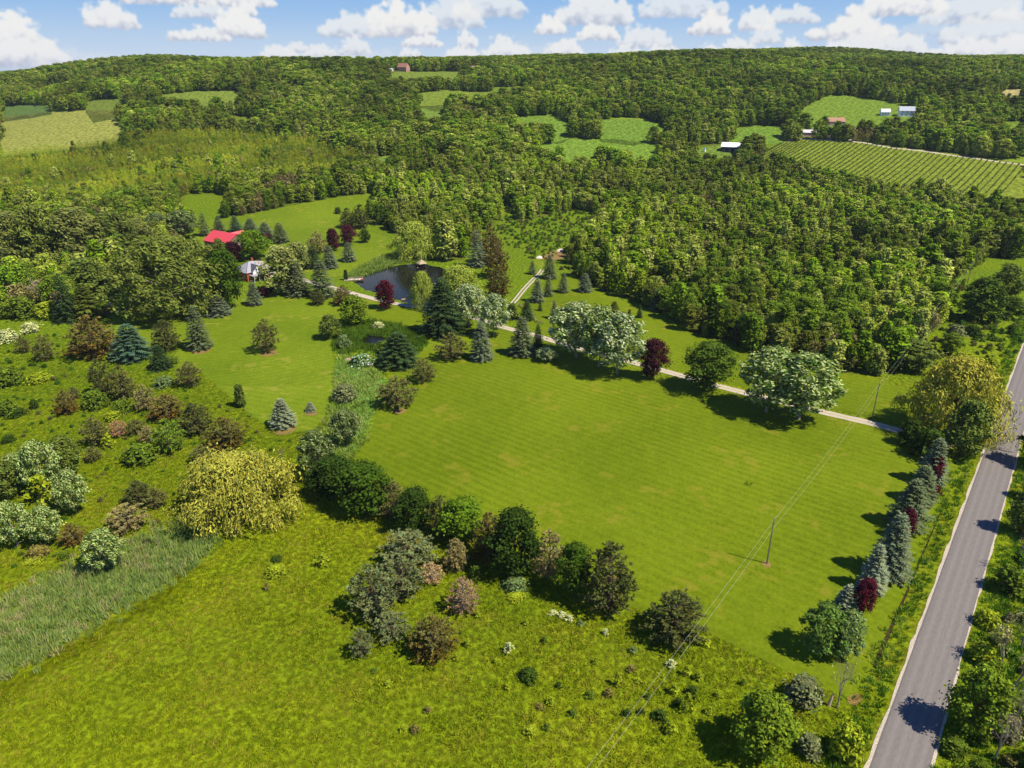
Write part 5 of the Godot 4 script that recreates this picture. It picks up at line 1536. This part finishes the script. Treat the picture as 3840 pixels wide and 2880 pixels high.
# a gable roof with thickness along z, ridge at height top above eave
func gable(w: float, l: float, eave: float, top: float, over: float) -> ArrayMesh:
	var b := Buf.new()
	var hw := w * 0.5 + over
	var hl := l * 0.5 + over
	var drop := (top - eave) / (w * 0.5) * over
	for s: float in [-1.0, 1.0]:
		var e := Vector3(s * hw, eave - drop, 0)
		var r := Vector3(0, top, 0)
		var z := Vector3(0, 0, hl)
		var t := Vector3(0, 0.22, 0)
		b.quad(e - z + t, e + z + t, r + z + t, r - z + t)
		b.quad(e - z, r - z, r + z, e + z)
		b.quad(e - z, e + z, e + z + t, e - z + t)
		for q in [z, -z]: b.quad(e + q, r + q, r + q + t, e + q + t)
	return b.mesh(null)

func gable_wall(w: float, l: float, eave: float, top: float) -> ArrayMesh:
	var b := Buf.new()
	var x := w * 0.5
	var z := l * 0.5
	for s: float in [-1.0, 1.0]:
		b.quad(Vector3(s * x, -1.5, -z), Vector3(s * x, -1.5, z), Vector3(s * x, eave, z), Vector3(s * x, eave, -z))
		b.quad(Vector3(-x, -1.5, s * z), Vector3(x, -1.5, s * z), Vector3(x, eave, s * z), Vector3(-x, eave, s * z))
		b.tri(Vector3(-x, eave, s * z), Vector3(x, eave, s * z), Vector3(0, top - 0.02, s * z), Color.WHITE)
	return b.mesh(null)

func window(parent: Node, o: Vector3, w: float, h: float, turn: float) -> void:
	var f := boxed("window", parent, o, Vector3(w, h, 0.16), flat("white frame", Color8(226, 226, 222)), 0.0)
	f.rotation.y = turn
	boxed("pane", f, Vector3(0, 0, 0.09), Vector3(w - 0.24, h - 0.24, 0.04), flat("window pane", Color8(38, 46, 54), 0.15, 0.6))

func simple_house(called: String, label: String, x: float, z: float, turn: float, w: float, l: float, eave: float, top: float, wall: Color, roof: Color, storeys := 1) -> Node3D:
	occupy(x, z, maxf(w, l) * 0.75 + 6.0)
	var to := Vector2(-x, -z).normalized()
	for k in (12 if z < -1000 else 5): occupy(x + to.x * (10 + k * 9), z + to.y * (10 + k * 9), 10.0)
	var o := thing(called, label, "house" if called != "barn" else "barn", ground(x, z), turn)
	part("wall", gable_wall(w, l, eave, top), o, flat("wall %s" % wall.to_html(), wall))
	var r := part("roof", gable(w, l, eave, top, 0.5), o, flat("roof %s" % roof.to_html(), roof, 0.6))
	if called == "house":
		boxed("chimney", r, Vector3(w * 0.12, top + 0.4, l * 0.2), Vector3(0.8, 1.6, 0.8), flat("brick chimney", Color8(140, 90, 70)))
	for st in storeys:
		for k in 3:
			var zz := (k - 1) * l * 0.3
			for s: float in [-1.0, 1.0]:
				window(o, Vector3(s * (w * 0.5 + 0.05), 1.5 + st * 2.7, zz), 1.3, 1.3, s * PI / 2)
		window(o, Vector3(-w * 0.2, 1.5 + st * 2.7, l * 0.5 + 0.05), 1.3, 1.3, 0)
	boxed("door", o, Vector3(w * 0.2, 1.05, l * 0.5 + 0.04), Vector3(1.1, 2.1, 0.1), flat("dark door", Color8(84, 62, 50)))
	return o

func seams(o: Node, w: float, l: float, eave: float, top: float, mat: Material, step: float) -> void:
	# raised seams of a metal roof, each a strip of its own
	var hw := w * 0.5 + 0.5
	var drop := (top - eave) / (w * 0.5) * 0.5
	for s: float in [-1.0, 1.0]:
		var z := -l * 0.5
		while z <= l * 0.5 + 0.01:
			var b := Buf.new()
			b.tube(Vector3(s * hw, eave - drop + 0.24, z), Vector3(0, top + 0.24, z), 0.05, 0.05, 4, Color.WHITE)
			part("roof_seam", b.mesh(null), o, mat)
			z += step

func build_homestead() -> void:
	# red roofed barn: main roof and a lower wing towards the camera
	var red := flat("red metal roof", Color8(200, 66, 76), 0.5, 0.4)
	var red2 := flat("red roof seam", Color8(170, 52, 62), 0.5, 0.4)
	var wood := flat("barn boards", Color8(120, 104, 88))
	var at := ground(-167.5, -414.5)
	var barn := thing("barn", "big red metal roofed barn half hidden behind the trees", "barn", at, atan2(17.8, 11.5))
	part("wall", gable_wall(15, 20.5, 4.5, 9), barn, wood)
	var rf := part("roof", gable(15, 20.5, 4.5, 9, 0.5), barn, red)
	seams(rf, 15, 20.5, 4.5, 9, red2, 2.05)
	var wing := Node3D.new()
	wing.name = "wing"
	barn.add_child(wing)
	wing.position = Vector3(9.5, 0, -5.2)
	wing.rotation.y = PI / 2
	part("wing_wall", gable_wall(9.5, 13, 3.8, 6.6), wing, wood)
	part("wing_roof", gable(9.5, 13, 3.8, 6.6, 0.5), wing, flat("red wing roof", Color8(216, 96, 100), 0.5, 0.4))
	for k in 3:
		window(barn, Vector3(7.55, 2.2, 1.5 + k * 3.0), 1.2, 1.2, PI / 2)
	boxed("door", barn, Vector3(0, 1.9, 10.3), Vector3(4.2, 3.8, 0.12), flat("barn door", Color8(206, 200, 190)))
	# brick house with hipped grey roof and white gable
	var brick := flat("orange brick", Color8(190, 104, 70))
	brick.albedo_texture = mottle(128, 0.12, 0.75, 3)
	var slate := flat("grey shingles", Color8(150, 150, 160), 0.8)
	var h := thing("house", "brick house with grey hipped roof and white gable among the trees", "house", ground(-130.5, -348.0), deg_to_rad(-38))
	var b := Buf.new()
	b.box(Vector3(0, 1.5, 0), Vector3(11, 6, 12))
	part("wall", b.mesh(null), h, brick)
	b = Buf.new()
	var X := 6.1
	var Z := 6.6
	var ev := 4.45
	var r0 := Vector3(0, 8.3, -1.6)
	var r1 := Vector3(0, 8.3, 1.2)
	for q in [[Vector3(-X, ev, Z), Vector3(X, ev, Z), r1, r1], [Vector3(X, ev, -Z), Vector3(-X, ev, -Z), r0, r0], [Vector3(X, ev, Z), Vector3(X, ev, -Z), r0, r1], [Vector3(-X, ev, -Z), Vector3(-X, ev, Z), r1, r0]]:
		if q[2] == q[3]: b.tri(q[0], q[1], q[2], Color.WHITE)
		else: b.quad(q[0], q[1], q[2], q[3])
	b.quad(Vector3(-X, ev - 0.01, -Z), Vector3(X, ev - 0.01, -Z), Vector3(X, ev - 0.01, Z), Vector3(-X, ev - 0.01, Z))
	var roof := part("roof", b.mesh(null), h, slate)
	boxed("chimney", roof, Vector3(-1.6, 8.4, -2.2), Vector3(0.9, 2.0, 0.9), brick)
	for e in [[Vector3(X, ev, Z), r1], [Vector3(-X, ev, Z), r1]]:
		b = Buf.new()
		b.tube(e[0] + Vector3(0, 0.05, 0), e[1] + Vector3(0, 0.05, 0), 0.12, 0.12, 5, Color.WHITE)
		part("hip_ridge", b.mesh(null), roof, flat("dark ridge", Color8(96, 96, 104)))
	# white gabled dormer on the side that faces the drive
	var dm := Node3D.new()
	dm.name = "dormer"
	h.add_child(dm)
	dm.position = Vector3(4.2, 4.5, 0.4)
	dm.rotation.y = PI / 2
	part("gable_wall", gable_wall(5.6, 4.6, 0.4, 2.9), dm, flat("white boards", Color8(224, 226, 230)))
	part("gable_roof", gable(5.6, 4.6, 0.4, 2.9, 0.4), dm, flat("dark shingles", Color8(82, 84, 96)))
	for k: float in [-0.75, 0.75]:
		var f := boxed("window", dm, Vector3(k, 1.0, 2.33), Vector3(1.0, 1.3, 0.1), flat("white frame", Color8(226, 226, 222)))
		boxed("pane", f, Vector3(0, 0, 0.07), Vector3(0.76, 1.06, 0.04), flat("window pane", Color8(38, 46, 54), 0.15, 0.6))
	for k in 3: window(h, Vector3(5.55, 2.2, -4.0 + k * 4.0), 1.3, 1.5, PI / 2)
	for k in 2: window(h, Vector3(-3.0 + k * 6.0, 2.2, 6.05), 1.3, 1.5, 0)
	boxed("door", h, Vector3(0, 1.05, 6.04), Vector3(1.1, 2.1, 0.1), flat("dark door", Color8(84, 62, 50)))
	var porch := boxed("porch_roof", h, Vector3(7.6, 3.1, 0.5), Vector3(4.0, 0.2, 9.0), slate)
	for k in 4: boxed("porch_post", porch, Vector3(1.8, -1.6, -4.2 + k * 2.8), Vector3(0.16, 3.0, 0.16), flat("white frame", Color8(226, 226, 222)))
	# pond hut with hipped shingle roof
	var hut := thing("pond_hut", "small brown hut with pyramid roof at the far pond bank", "hut", ground(-48.2, -372.8), 0.5)
	boxed("wall", hut, Vector3(0, 1.2, 0), Vector3(2.8, 2.6, 2.8), flat("brown boards", Color8(82, 50, 44)))
	b = Buf.new()
	for k in 4:
		var p := Vector3(2.3, 2.4, 2.3).rotated(Vector3.UP, k * PI / 2)
		var q := Vector3(2.3, 2.4, -2.3).rotated(Vector3.UP, k * PI / 2)
		b.tri(p, q, Vector3(0, 4.4, 0), Color.WHITE)
		b.tri(p, Vector3(0, 2.39, 0), q, Color.WHITE)
	part("roof", b.mesh(null), hut, flat("weathered shingles", Color8(164, 150, 122)))
	boxed("door", hut, Vector3(0, 1.0, 1.43), Vector3(0.8, 1.8, 0.06), flat("dark opening", Color8(40, 28, 26)))
	# dock with boards, railing and a small red float at its end
	var dock := thing("dock", "weathered wooden dock at the left end of the pond", "dock", Vector3(-78.6, 0.35, -343.6), 0.16)
	for k in 14:
		boxed("plank", dock, Vector3(-4.4 + k * 0.66, 0, 0), Vector3(0.6, 0.1, 3.0), flat("grey planks %d" % (k % 3), [Color8(186, 172, 160), Color8(172, 158, 148), Color8(196, 184, 172)][k % 3]))
	for s: float in [-1.45, 1.45]: boxed("beam", dock, Vector3(0, -0.15, s), Vector3(9.2, 0.18, 0.16), flat("dock beam", Color8(110, 96, 84)))
	for k in 4: boxed("post", dock, Vector3(-4 + k * 2.7, -0.3, -1.6), Vector3(0.14, 1.9, 0.14), flat("dock beam", Color8(110, 96, 84)))
	boxed("rail", dock, Vector3(0, 0.6, -1.6), Vector3(9, 0.12, 0.1), flat("grey planks 0", Color8(186, 172, 160)))
	b = Buf.new()
	for k in 12:
		var a0 := TAU * k / 12
		var a1 := TAU * (k + 1) / 12
		b.tube(Vector3(cos(a0), 0, sin(a0)) * 0.55, Vector3(cos(a1), 0, sin(a1)) * 0.55, 0.14, 0.14, 6, Color.WHITE)
	var ring := thing("life_ring", "small red ring lying at the water end of the dock", "life ring", Vector3(-74.4, 0.5, -343.3))
	part("ring", b.mesh(null), ring, flat("red ring", Color8(190, 50, 50)))
	# wooden bench by the near pond shore
	var bench := thing("bench", "small wooden bench on the near pond shore beside the driveway", "bench", ground(-49.5, -311.4), 0.4)
	boxed("seat", bench, Vector3(0, 0.45, 0), Vector3(1.8, 0.08, 0.5), flat("tan wood", Color8(196, 164, 128)))
	boxed("backrest", bench, Vector3(0, 0.8, 0.24), Vector3(1.8, 0.5, 0.06), flat("tan wood", Color8(196, 164, 128)))
	for s: float in [-0.75, 0.75]: boxed("leg", bench, Vector3(s, 0.2, 0), Vector3(0.1, 0.45, 0.45), flat("tan wood", Color8(196, 164, 128)))
	# play set
	var play := thing("play_set", "little wooden play set with blue slide left of the huge tree", "play set", ground(-174, -293.7), 0.3)
	for k in 4: boxed("post", play, Vector3([-1, 1, -1, 1][k], 1.3, [-0.9, -0.9, 0.9, 0.9][k]), Vector3(0.16, 2.7, 0.16), flat("orange wood", Color8(176, 96, 58)))
	boxed("platform", play, Vector3(0, 1.2, 0), Vector3(2.2, 0.12, 2.0), flat("orange wood", Color8(176, 96, 58)))
	b = Buf.new()
	for s: float in [-1.0, 1.0]:
		b.quad(Vector3(s * 1.4, 2.5, -1.2), Vector3(s * 1.4, 2.5, 1.2), Vector3(0, 3.6, 1.2), Vector3(0, 3.6, -1.2))
	part("roof", b.mesh(null), play, flat("tan canopy", Color8(196, 176, 156)))
	b = Buf.new()
	b.quad(Vector3(1.1, 1.3, -0.4), Vector3(1.1, 1.3, 0.4), Vector3(3.6, 0.1, 0.4), Vector3(3.6, 0.1, -0.4))
	for s: float in [-0.4, 0.4]: b.quad(Vector3(1.1, 1.3, s), Vector3(3.6, 0.1, s), Vector3(3.6, 0.35, s), Vector3(1.1, 1.55, s))
	part("slide", b.mesh(null), play, flat("blue slide", Color8(90, 140, 190), 0.4))
	var ramp := thing("slide_board", "pale yellow upright board beside the play set", "board", ground(-170.8, -293.7), 0.2)
	boxed("board", ramp, Vector3(0, 1.1, 0), Vector3(0.5, 2.2, 0.12), flat("pale yellow", Color8(226, 210, 150)))
	boxed("foot", ramp, Vector3(0, 0.08, 0), Vector3(0.7, 0.16, 0.8), flat("pale yellow", Color8(226, 210, 150)))
	var pit := thing("sand_box", "dark low sand box in front of the play set", "sand box", ground(-173.5, -290.5), 0.3)
	for s: float in [-1.0, 1.0]:
		boxed("edge", pit, Vector3(0, 0.15, s), Vector3(2.2, 0.3, 0.16), flat("dark timber", Color8(72, 62, 62)))
		boxed("edge", pit, Vector3(s * 1.18, 0.15, 0), Vector3(0.16, 0.3, 2.16), flat("dark timber", Color8(72, 62, 62)))
	boxed("sand", pit, Vector3(0, 0.08, 0), Vector3(2.2, 0.12, 1.84), flat("sand", Color8(150, 130, 110)))
	# split rail fence
	var rail := flat("fence wood", Color8(150, 132, 112))
	var pts := [3.1, -301.6, 5.6, -295, 8.5, -288.6, 10.1, -278.2, 12.9, -275.3]
	var fence := thing("rail_fence", "weathered split rail fence near the dark green spruce", "fence", ground(pts[0], pts[1]))
	var base := fence.position
	for k in range(0, pts.size(), 2):
		boxed("post", fence, ground(pts[k], pts[k + 1]) - base + Vector3(0, 0.6, 0), Vector3(0.2, 1.4, 0.2), rail)
		if k + 3 < pts.size():
			for y in [0.45, 0.8, 1.15]:
				b = Buf.new()
				b.tube(ground(pts[k], pts[k + 1]) - base + Vector3(0, y, 0), ground(pts[k + 2], pts[k + 3]) - base + Vector3(0, y + 0.05, 0), 0.09, 0.07, 5, Color.WHITE)
				part("rail", b.mesh(null), fence, rail)
	# heaps
	heap("gravel_pile", "white gravel pile left of the bare earth", 15.4, -389.3, 2.6, 1.2, Color8(224, 214, 200))
	heap("gravel_pile", "white gravel pile behind the bare earth", 28.3, -405.9, 3.2, 1.3, Color8(220, 206, 190))
	heap("sand_pile", "pinkish sand heap at the top of the wood clearing", 60.2, -470.4, 3.4, 1.1, Color8(206, 168, 146))
	heap("sand_pile", "small orange sand heap beside the small reedy pond", -51.2, -251.8, 1.3, 0.5, Color8(214, 164, 120))
	heap("boulder", "flat pinkish boulder left of the lilac bush", -58.9, -237.2, 1.7, 0.7, Color8(176, 142, 128))
	heap("boulder", "pale boulder at the pond's edge by the small hut", -50.1, -369.9, 1.3, 1.0, Color8(170, 160, 150))
	heap("boulder", "small pinkish boulder below the small orange heap", -50, -247.4, 1.0, 0.5, Color8(176, 146, 132))
	# broken stump beside the leafless sapling
	var st := thing("tree_stump", "pale broken stump beside the nearly leafless sapling", "stump", ground(51.8, -85.1))
	b = Buf.new()
	b.tube(Vector3(0, -0.3, 0), Vector3(0.25, 2.2, 0), 0.3, 0.2, 8, Color.WHITE)
	b.tube(Vector3(0.25, 2.2, 0), Vector3(0.45, 2.6, 0.05), 0.2, 0.03, 8, Color.WHITE)
	part("trunk", b.mesh(null), st, flat("pale dead wood", Color8(196, 172, 150)))

func heap(called: String, label: String, x: float, z: float, r: float, h: float, col: Color) -> void:
	var o := thing(called, label, called.replace("_", " "), ground(x, z), rng.randf() * TAU)
	var b := Buf.new()
	var rows := 6
	var round_ := 14
	for j in rows + 1:
		for i in round_:
			var t := float(j) / rows
			var a := TAU * i / round_
			var k := 1.0 + 0.22 * nf.get_noise_2d(x * 9 + cos(a) * 22.0 + j, z * 9 + sin(a) * 22.0)
			b.v.append(Vector3(cos(a) * r * t * k, h * (1.0 - t * t) * k - 0.15 * t, sin(a) * r * t * k * 0.8))
			b.c.append(vary(0.12))
	for j in rows:
		for i in round_:
			var p := j * round_ + i
			var q := j * round_ + (i + 1) % round_
			b.i.append(p); b.i.append(q); b.i.append(p + round_)
			b.i.append(q); b.i.append(q + round_); b.i.append(p + round_)
	part("mound", b.mesh(null), o, flat(called + label, col))

func build_far_houses() -> void:
	var a := simple_house("house", "brown roofed two storey house on the hilltop skyline", -164, -1176, 1.1, 10, 16, 6, 11, Color8(172, 130, 120), Color8(150, 106, 92), 2)
	boxed("porch", a, Vector3(6.2, 1.6, 0), Vector3(2.4, 0.3, 12), flat("white frame", Color8(226, 226, 222)))
	simple_house("shed", "tiny white shed left of the hilltop house", -182, -1172, 0.9, 4, 6, 2.6, 3.8, Color8(226, 226, 226), Color8(200, 200, 204))
	simple_house("house", "low brown house on the skyline, right of the hilltop field", -63, -1222, 1.4, 9, 18, 4, 7, Color8(168, 134, 122), Color8(158, 128, 116))
	var w := simple_house("barn", "dark sided barn with a bright white roof left of the vineyard", 214, -728, 1.15, 12, 17, 4.5, 8, Color8(52, 54, 58), Color8(232, 230, 230))
	boxed("big_door", w, Vector3(0, 1.8, 8.6), Vector3(4, 3.6, 0.1), flat("white frame", Color8(226, 226, 222)))
	simple_house("house", "low grey roofed house with pinkish wall above the vineyard", 307, -777, 1.45, 9, 15, 3.2, 5.6, Color8(196, 160, 152), Color8(196, 192, 196))
	simple_house("house", "orange tile roofed house half hidden in trees above the lane", 346, -812, 1.5, 12, 20, 3.6, 7.2, Color8(170, 150, 130), Color8(160, 122, 100))
	var g := simple_house("house", "white house with blue grey roof at the meadow's right end", 431, -830, 1.3, 9, 15, 5.5, 9.5, Color8(228, 230, 234), Color8(170, 178, 190), 2)
	boxed("porch", g, Vector3(5.6, 1.4, 0), Vector3(2.4, 0.3, 12), flat("white frame", Color8(226, 226, 222)))
	simple_house("garage", "white garage with pale roof left of the white house", 412, -838, 1.3, 7, 9, 3.5, 6.5, Color8(226, 228, 232), Color8(204, 206, 212))
	var tank := thing("water_tank", "small white and blue tank in the barn yard", "tank", ground(187.7, -724.5))
	var b := Buf.new()
	b.tube(Vector3(0, -0.2, 0), Vector3(0, 3.2, 0), 1.1, 1.1, 12, Color.WHITE)
	part("body", b.mesh(null), tank, flat("white tank", Color8(224, 226, 228)))
	b = Buf.new()
	b.tube(Vector3(0, 3.2, 0), Vector3(0, 4.0, 0), 1.3, 0.1, 12, Color.WHITE)
	part("roof", b.mesh(null), tank, flat("blue tank roof", Color8(90, 130, 160)))
	# vine rows run up the slope, each row of vines a thing
	var vine := leafy("vine leaves", Color8(104, 122, 52))
	var post := flat("fence wood", Color8(150, 132, 112))
	var top := [243.8, -718.9, 272.9, -753.8, 307.3, -757.8, 350.8, -735.4, 379.2, -700.5, 418.5, -667.8, 452.9, -644.9]
	var line := poly(top)
	var along := Vector2(-0.65, 0.76)
	var total := 0.0
	for k in line.size() - 1: total += line[k].distance_to(line[k + 1])
	var d := 4.0
	var rows := 0
	var outl: PackedVector2Array = outline.vineyard
	while d < total:
		var rest := d
		var p := line[0]
		for k in line.size() - 1:
			var L := line[k].distance_to(line[k + 1])
			if rest <= L:
				p = line[k].lerp(line[k + 1], rest / L); break
			rest -= L
		d += 4.8
		var bb := Buf.new()
		var pb := Buf.new()
		var t := 1.0
		var at := ground(p.x, p.y)
		var n := 0
		while t < 190.0:
			var q := p + along * t
			t += 0.95
			if not inside(q.x, q.y, outl): continue
			var g0 := ground(q.x, q.y) - at
			n += 1
			if n % 7 == 1: pb.tube(g0 + Vector3(0, -0.2, 0), g0 + Vector3(0, 1.7, 0), 0.08, 0.08, 4, Color.WHITE)
			for e in 4:
				facing_leaf(bb, g0 + Vector3(rng.randf_range(-0.35, 0.35), rng.randf_range(0.5, 1.6), rng.randf_range(-0.35, 0.35)), rv(), 0.75, 1.5, vary(0.4))
		if n < 8: continue
		rows += 1
		var o := thing("vine_row", "%s row of vines from the left end of the vineyard slope" % nth(rows), "vine row", at, 0.0, "rows of vines in the vineyard")
		part("vines", bb.mesh(null), o, vine)
		part("posts", pb.mesh(null), o, post)

func build_power_line() -> void:
	var wood := flat("pole wood", Color8(112, 102, 92))
	var metal := flat("wire", Color8(190, 190, 170), 0.4, 0.5)
	var spots := [Vector2(-0.8, -51.6), Vector2(53.7, -121.6), Vector2(108.3, -191.2), Vector2(165.6, -265.2), Vector2(223, -338), Vector2(279, -410)]
	var said := ["", "wooden utility pole standing on the big lawn", "wooden utility pole beside the driveway in tree shade", "wooden utility pole at the edge of the wood by the road", "wooden utility pole among the trees behind the line meadow", ""]
	for k in range(1, 5):
		var o := thing("utility_pole", said[k], "utility pole", ground(spots[k].x, spots[k].y), atan2(54.0, -70.0), "poles of the power line")
		var b := Buf.new()
		b.tube(Vector3(0, -0.5, 0), Vector3(0.12, 11.2, 0), 0.17, 0.11, 8, Color.WHITE)
		part("pole", b.mesh(null), o, wood)
		b = Buf.new()
		b.tube(Vector3(0.12, 11.2, 0), Vector3(0.12, 11.5, 0), 0.06, 0.09, 8, Color.WHITE)
		part("insulator", b.mesh(null), o, flat("insulator", Color8(170, 170, 168), 0.3))
		b = Buf.new()
		b.tube(Vector3(-0.1, 9.6, 0.0), Vector3(0.35, 9.6, 0), 0.05, 0.05, 6, Color.WHITE)
		part("bracket", b.mesh(null), o, flat("insulator", Color8(170, 170, 168), 0.3))
	for n in 2:
		var b := Buf.new()
		for k in spots.size() - 1:
			var shift := Vector3(0.1, 11.5, 0) if n == 0 else Vector3(0.35, 9.6, 0)
			var a := ground(spots[k].x, spots[k].y) + shift
			var c := ground(spots[k + 1].x, spots[k + 1].y) + shift
			var last := a
			for s in range(1, 17):
				var f := s / 16.0
				var p := a.lerp(c, f) - Vector3(0, 4.0 * (0.9 if n == 0 else 1.2) * f * (1.0 - f), 0)
				b.tube(last, p, 0.011, 0.011, 4, Color.WHITE)
				last = p
		var o := thing("power_wire", ["upper wire of the power line across the big lawn", "lower wire of the power line across the big lawn"][n], "wire", Vector3.ZERO)
		part("wire", b.mesh(null), o, metal)

# ------------------------------------------------------------------ the scene
func _ready() -> void:
	var cam := Camera3D.new()
	cam.name = "camera"
	cam.fov = 56.82
	cam.near = 0.5
	cam.far = 20000
	add_child(cam)
	cam.position = EYE
	cam.rotation = Vector3(-atan(313.0 / 710.0), 0, 0)
	cam.current = true
	nz.seed = 4
	nz.frequency = 0.018
	nz.fractal_octaves = 4
	nf.seed = 9
	nf.frequency = 0.12
	nf.fractal_octaves = 4
	var env := Environment.new()
	env.background_mode = Environment.BG_SKY
	env.sky = Sky.new()
	var sky := build_sky()
	env.sky.sky_material = sky
	sky.energy_multiplier = 0.62
	env.tonemap_mode = Environment.TONE_MAPPER_LINEAR
	env.tonemap_exposure = 1.45
	env.fog_enabled = true
	env.fog_density = 0.00004
	env.fog_light_color = Color8(205, 220, 240)
	env.sdfgi_enabled = true
	env.ssao_enabled = true
	env.ssil_enabled = true
	var we := WorldEnvironment.new()
	we.name = "environment"
	we.environment = env
	add_child(we)
	var sun := DirectionalLight3D.new()
	sun.name = "sun"
	sun.light_energy = 1.6
	sun.light_color = Color(1.0, 0.955, 0.88)
	sun.light_angular_distance = 0.53
	sun.shadow_enabled = true
	add_child(sun)
	sun.look_at_from_position(Vector3(60, 95, 30), Vector3(60, 95, 30) + Vector3(-0.516, -0.819, -0.247), Vector3.UP)

	rng.seed = 2024
	for k in OUTLINES:
		outline[k] = poly(OUTLINES[k])
		var r := Rect2(outline[k][0], Vector2.ZERO)
		for q in outline[k]: r = r.expand(q)
		open_boxes[k] = r
	pond = poly([-77.5, -342.6, -75, -355.8, -63.3, -372.8, -50.3, -377.8, -38.2, -368.9, -28.3, -349.5, -20.7, -319.4, -24.7, -300.3, -31.5, -296.3, -42.6, -304.3, -50.3, -312.1, -59.9, -321.7, -70, -329.5])
	small_pond = poly([-58.8, -258.3, -56.6, -263.1, -51.5, -262, -48, -258.3, -48.3, -253.8, -52.8, -252.3, -56.4, -253.8])
	outline.wood_right = poly([64.9, -283.6, 71.8, -263.6, 90.2, -241.2, 107.7, -226, 125.2, -222.3, 148.7, -245, 157.8, -257.3, 176.4, -276.5, 210.1, -339.2, 235.2, -356.7, 261.5, -386.1, 294.6, -386.1, 415.4, -564.7, -5.7, -559.3, 48.6, -525.6, 66.6, -505.8, 52.7, -452, 37.8, -414.1, 28.2, -366, 40.9, -331, 60, -300.3])
	outline.wood_mid = poly([-101.1, -544.2, -73.1, -557.6, -12.9, -564.7, -11.9, -545.8, -11.8, -477.2, -19.7, -458.3, -27.1, -386.1, -36.8, -380.9, -49.5, -458.1, -71.5, -445.5, -93, -481.8])
	outline.wood_left = poly([-227.5, -282.4, -187.6, -283.6, -186.3, -308.5, -198.1, -386.1, -209.3, -469.9, -213, -495.5, -191.1, -506.4, -109.2, -561.2, -100.4, -573.7, -460.6, -617.5])
	outline.plantation = poly([-412.8, -547.1, -550.1, -752.6, -440.8, -753.4, -323.3, -764.9, -213.6, -741.1, -124.8, -651.9, -151.8, -591.8, -210.6, -576.4, -270.6, -545.5, -323.9, -527.3])
	outline.reed_bed = poly([-102.9, -106, -93.7, -119, -87.2, -126.8, -80.4, -131.9, -75.4, -137.2, -69.6, -134.5, -64.8, -127.6, -67.8, -119, -72, -113.7, -75.9, -106.6, -79.7, -100.9, -83.6, -94.6, -90.2, -87.8])
	outline.wet_band = poly([-89.9, -87.3, -83, -93.8, -79.2, -100, -71.6, -112.9, -66.9, -120.5, -63.8, -118.6, -68.4, -108.8, -75.8, -96.1, -80.6, -89.8, -86.1, -81.8])
	outline.ditch_grass = poly([-55.6, -182.2, -55.4, -189.6, -57.8, -207.9, -62.1, -231.5, -61.3, -242.6, -45.9, -227.2, -41, -211.6, -41.7, -196, -40.9, -182.2, -41.1, -172.5, -43, -163.7, -46, -166.1, -51.3, -169.9])
	outline.pond_marsh = poly([-68.8, -250.8, -69.5, -268, -60.9, -281.2, -46.2, -275.3, -36.6, -268, -31.7, -253.8, -34.2, -243.6, -40.8, -238.5, -46.3, -239.4, -54.5, -247.4, -61.3, -242.6])
	outline.pond_bank = poly([-83.4, -353.1, -77.9, -377.8, -71.9, -394.7, -60.5, -384, -63.7, -371.8, -74.2, -354, -77.1, -342.6])
	outline.meadow = PackedVector2Array([Vector2(-205, -60), Vector2(62, -60), Vector2(58, -100), Vector2(30, -110), Vector2(-30, -150), Vector2(-50, -200), Vector2(-75, -215), Vector2(-110, -225), Vector2(-125, -262), Vector2(-205, -262)])
	outline.left_meadow = PackedVector2Array([Vector2(-205, -120), Vector2(-75, -120), Vector2(-60, -190), Vector2(-110, -225), Vector2(-125, -262), Vector2(-205, -262)])
	outline.verge_left = strip(-4.3, -1.2, -30, 300)
	outline.verge_right = strip(8.0, 24.0, -40, 300)
	outline.far_verge = strip(12.5, 50.0, -40, 300)
	outline.wood_skirt = poly([26.2, -361.3, 40.9, -331, 50.5, -312.1, 63.3, -296.3, 69.8, -308.5, 61, -331, 41.4, -356.7, 29.7, -375.8])
	build_terrain()
	build_ground_sheets()
	build_protos()
	build_homestead()
	build_far_houses()
	build_power_line()
	for t in TREES: plant(t[0], t[1], t[2], t[3], t[4], t[5], t[6], t[7])
	for t in YOUNG: plant(t[0], t[1], t[2], t[3], t[4], t[5], t[6], t[7])
	build_woods()
	build_grass()
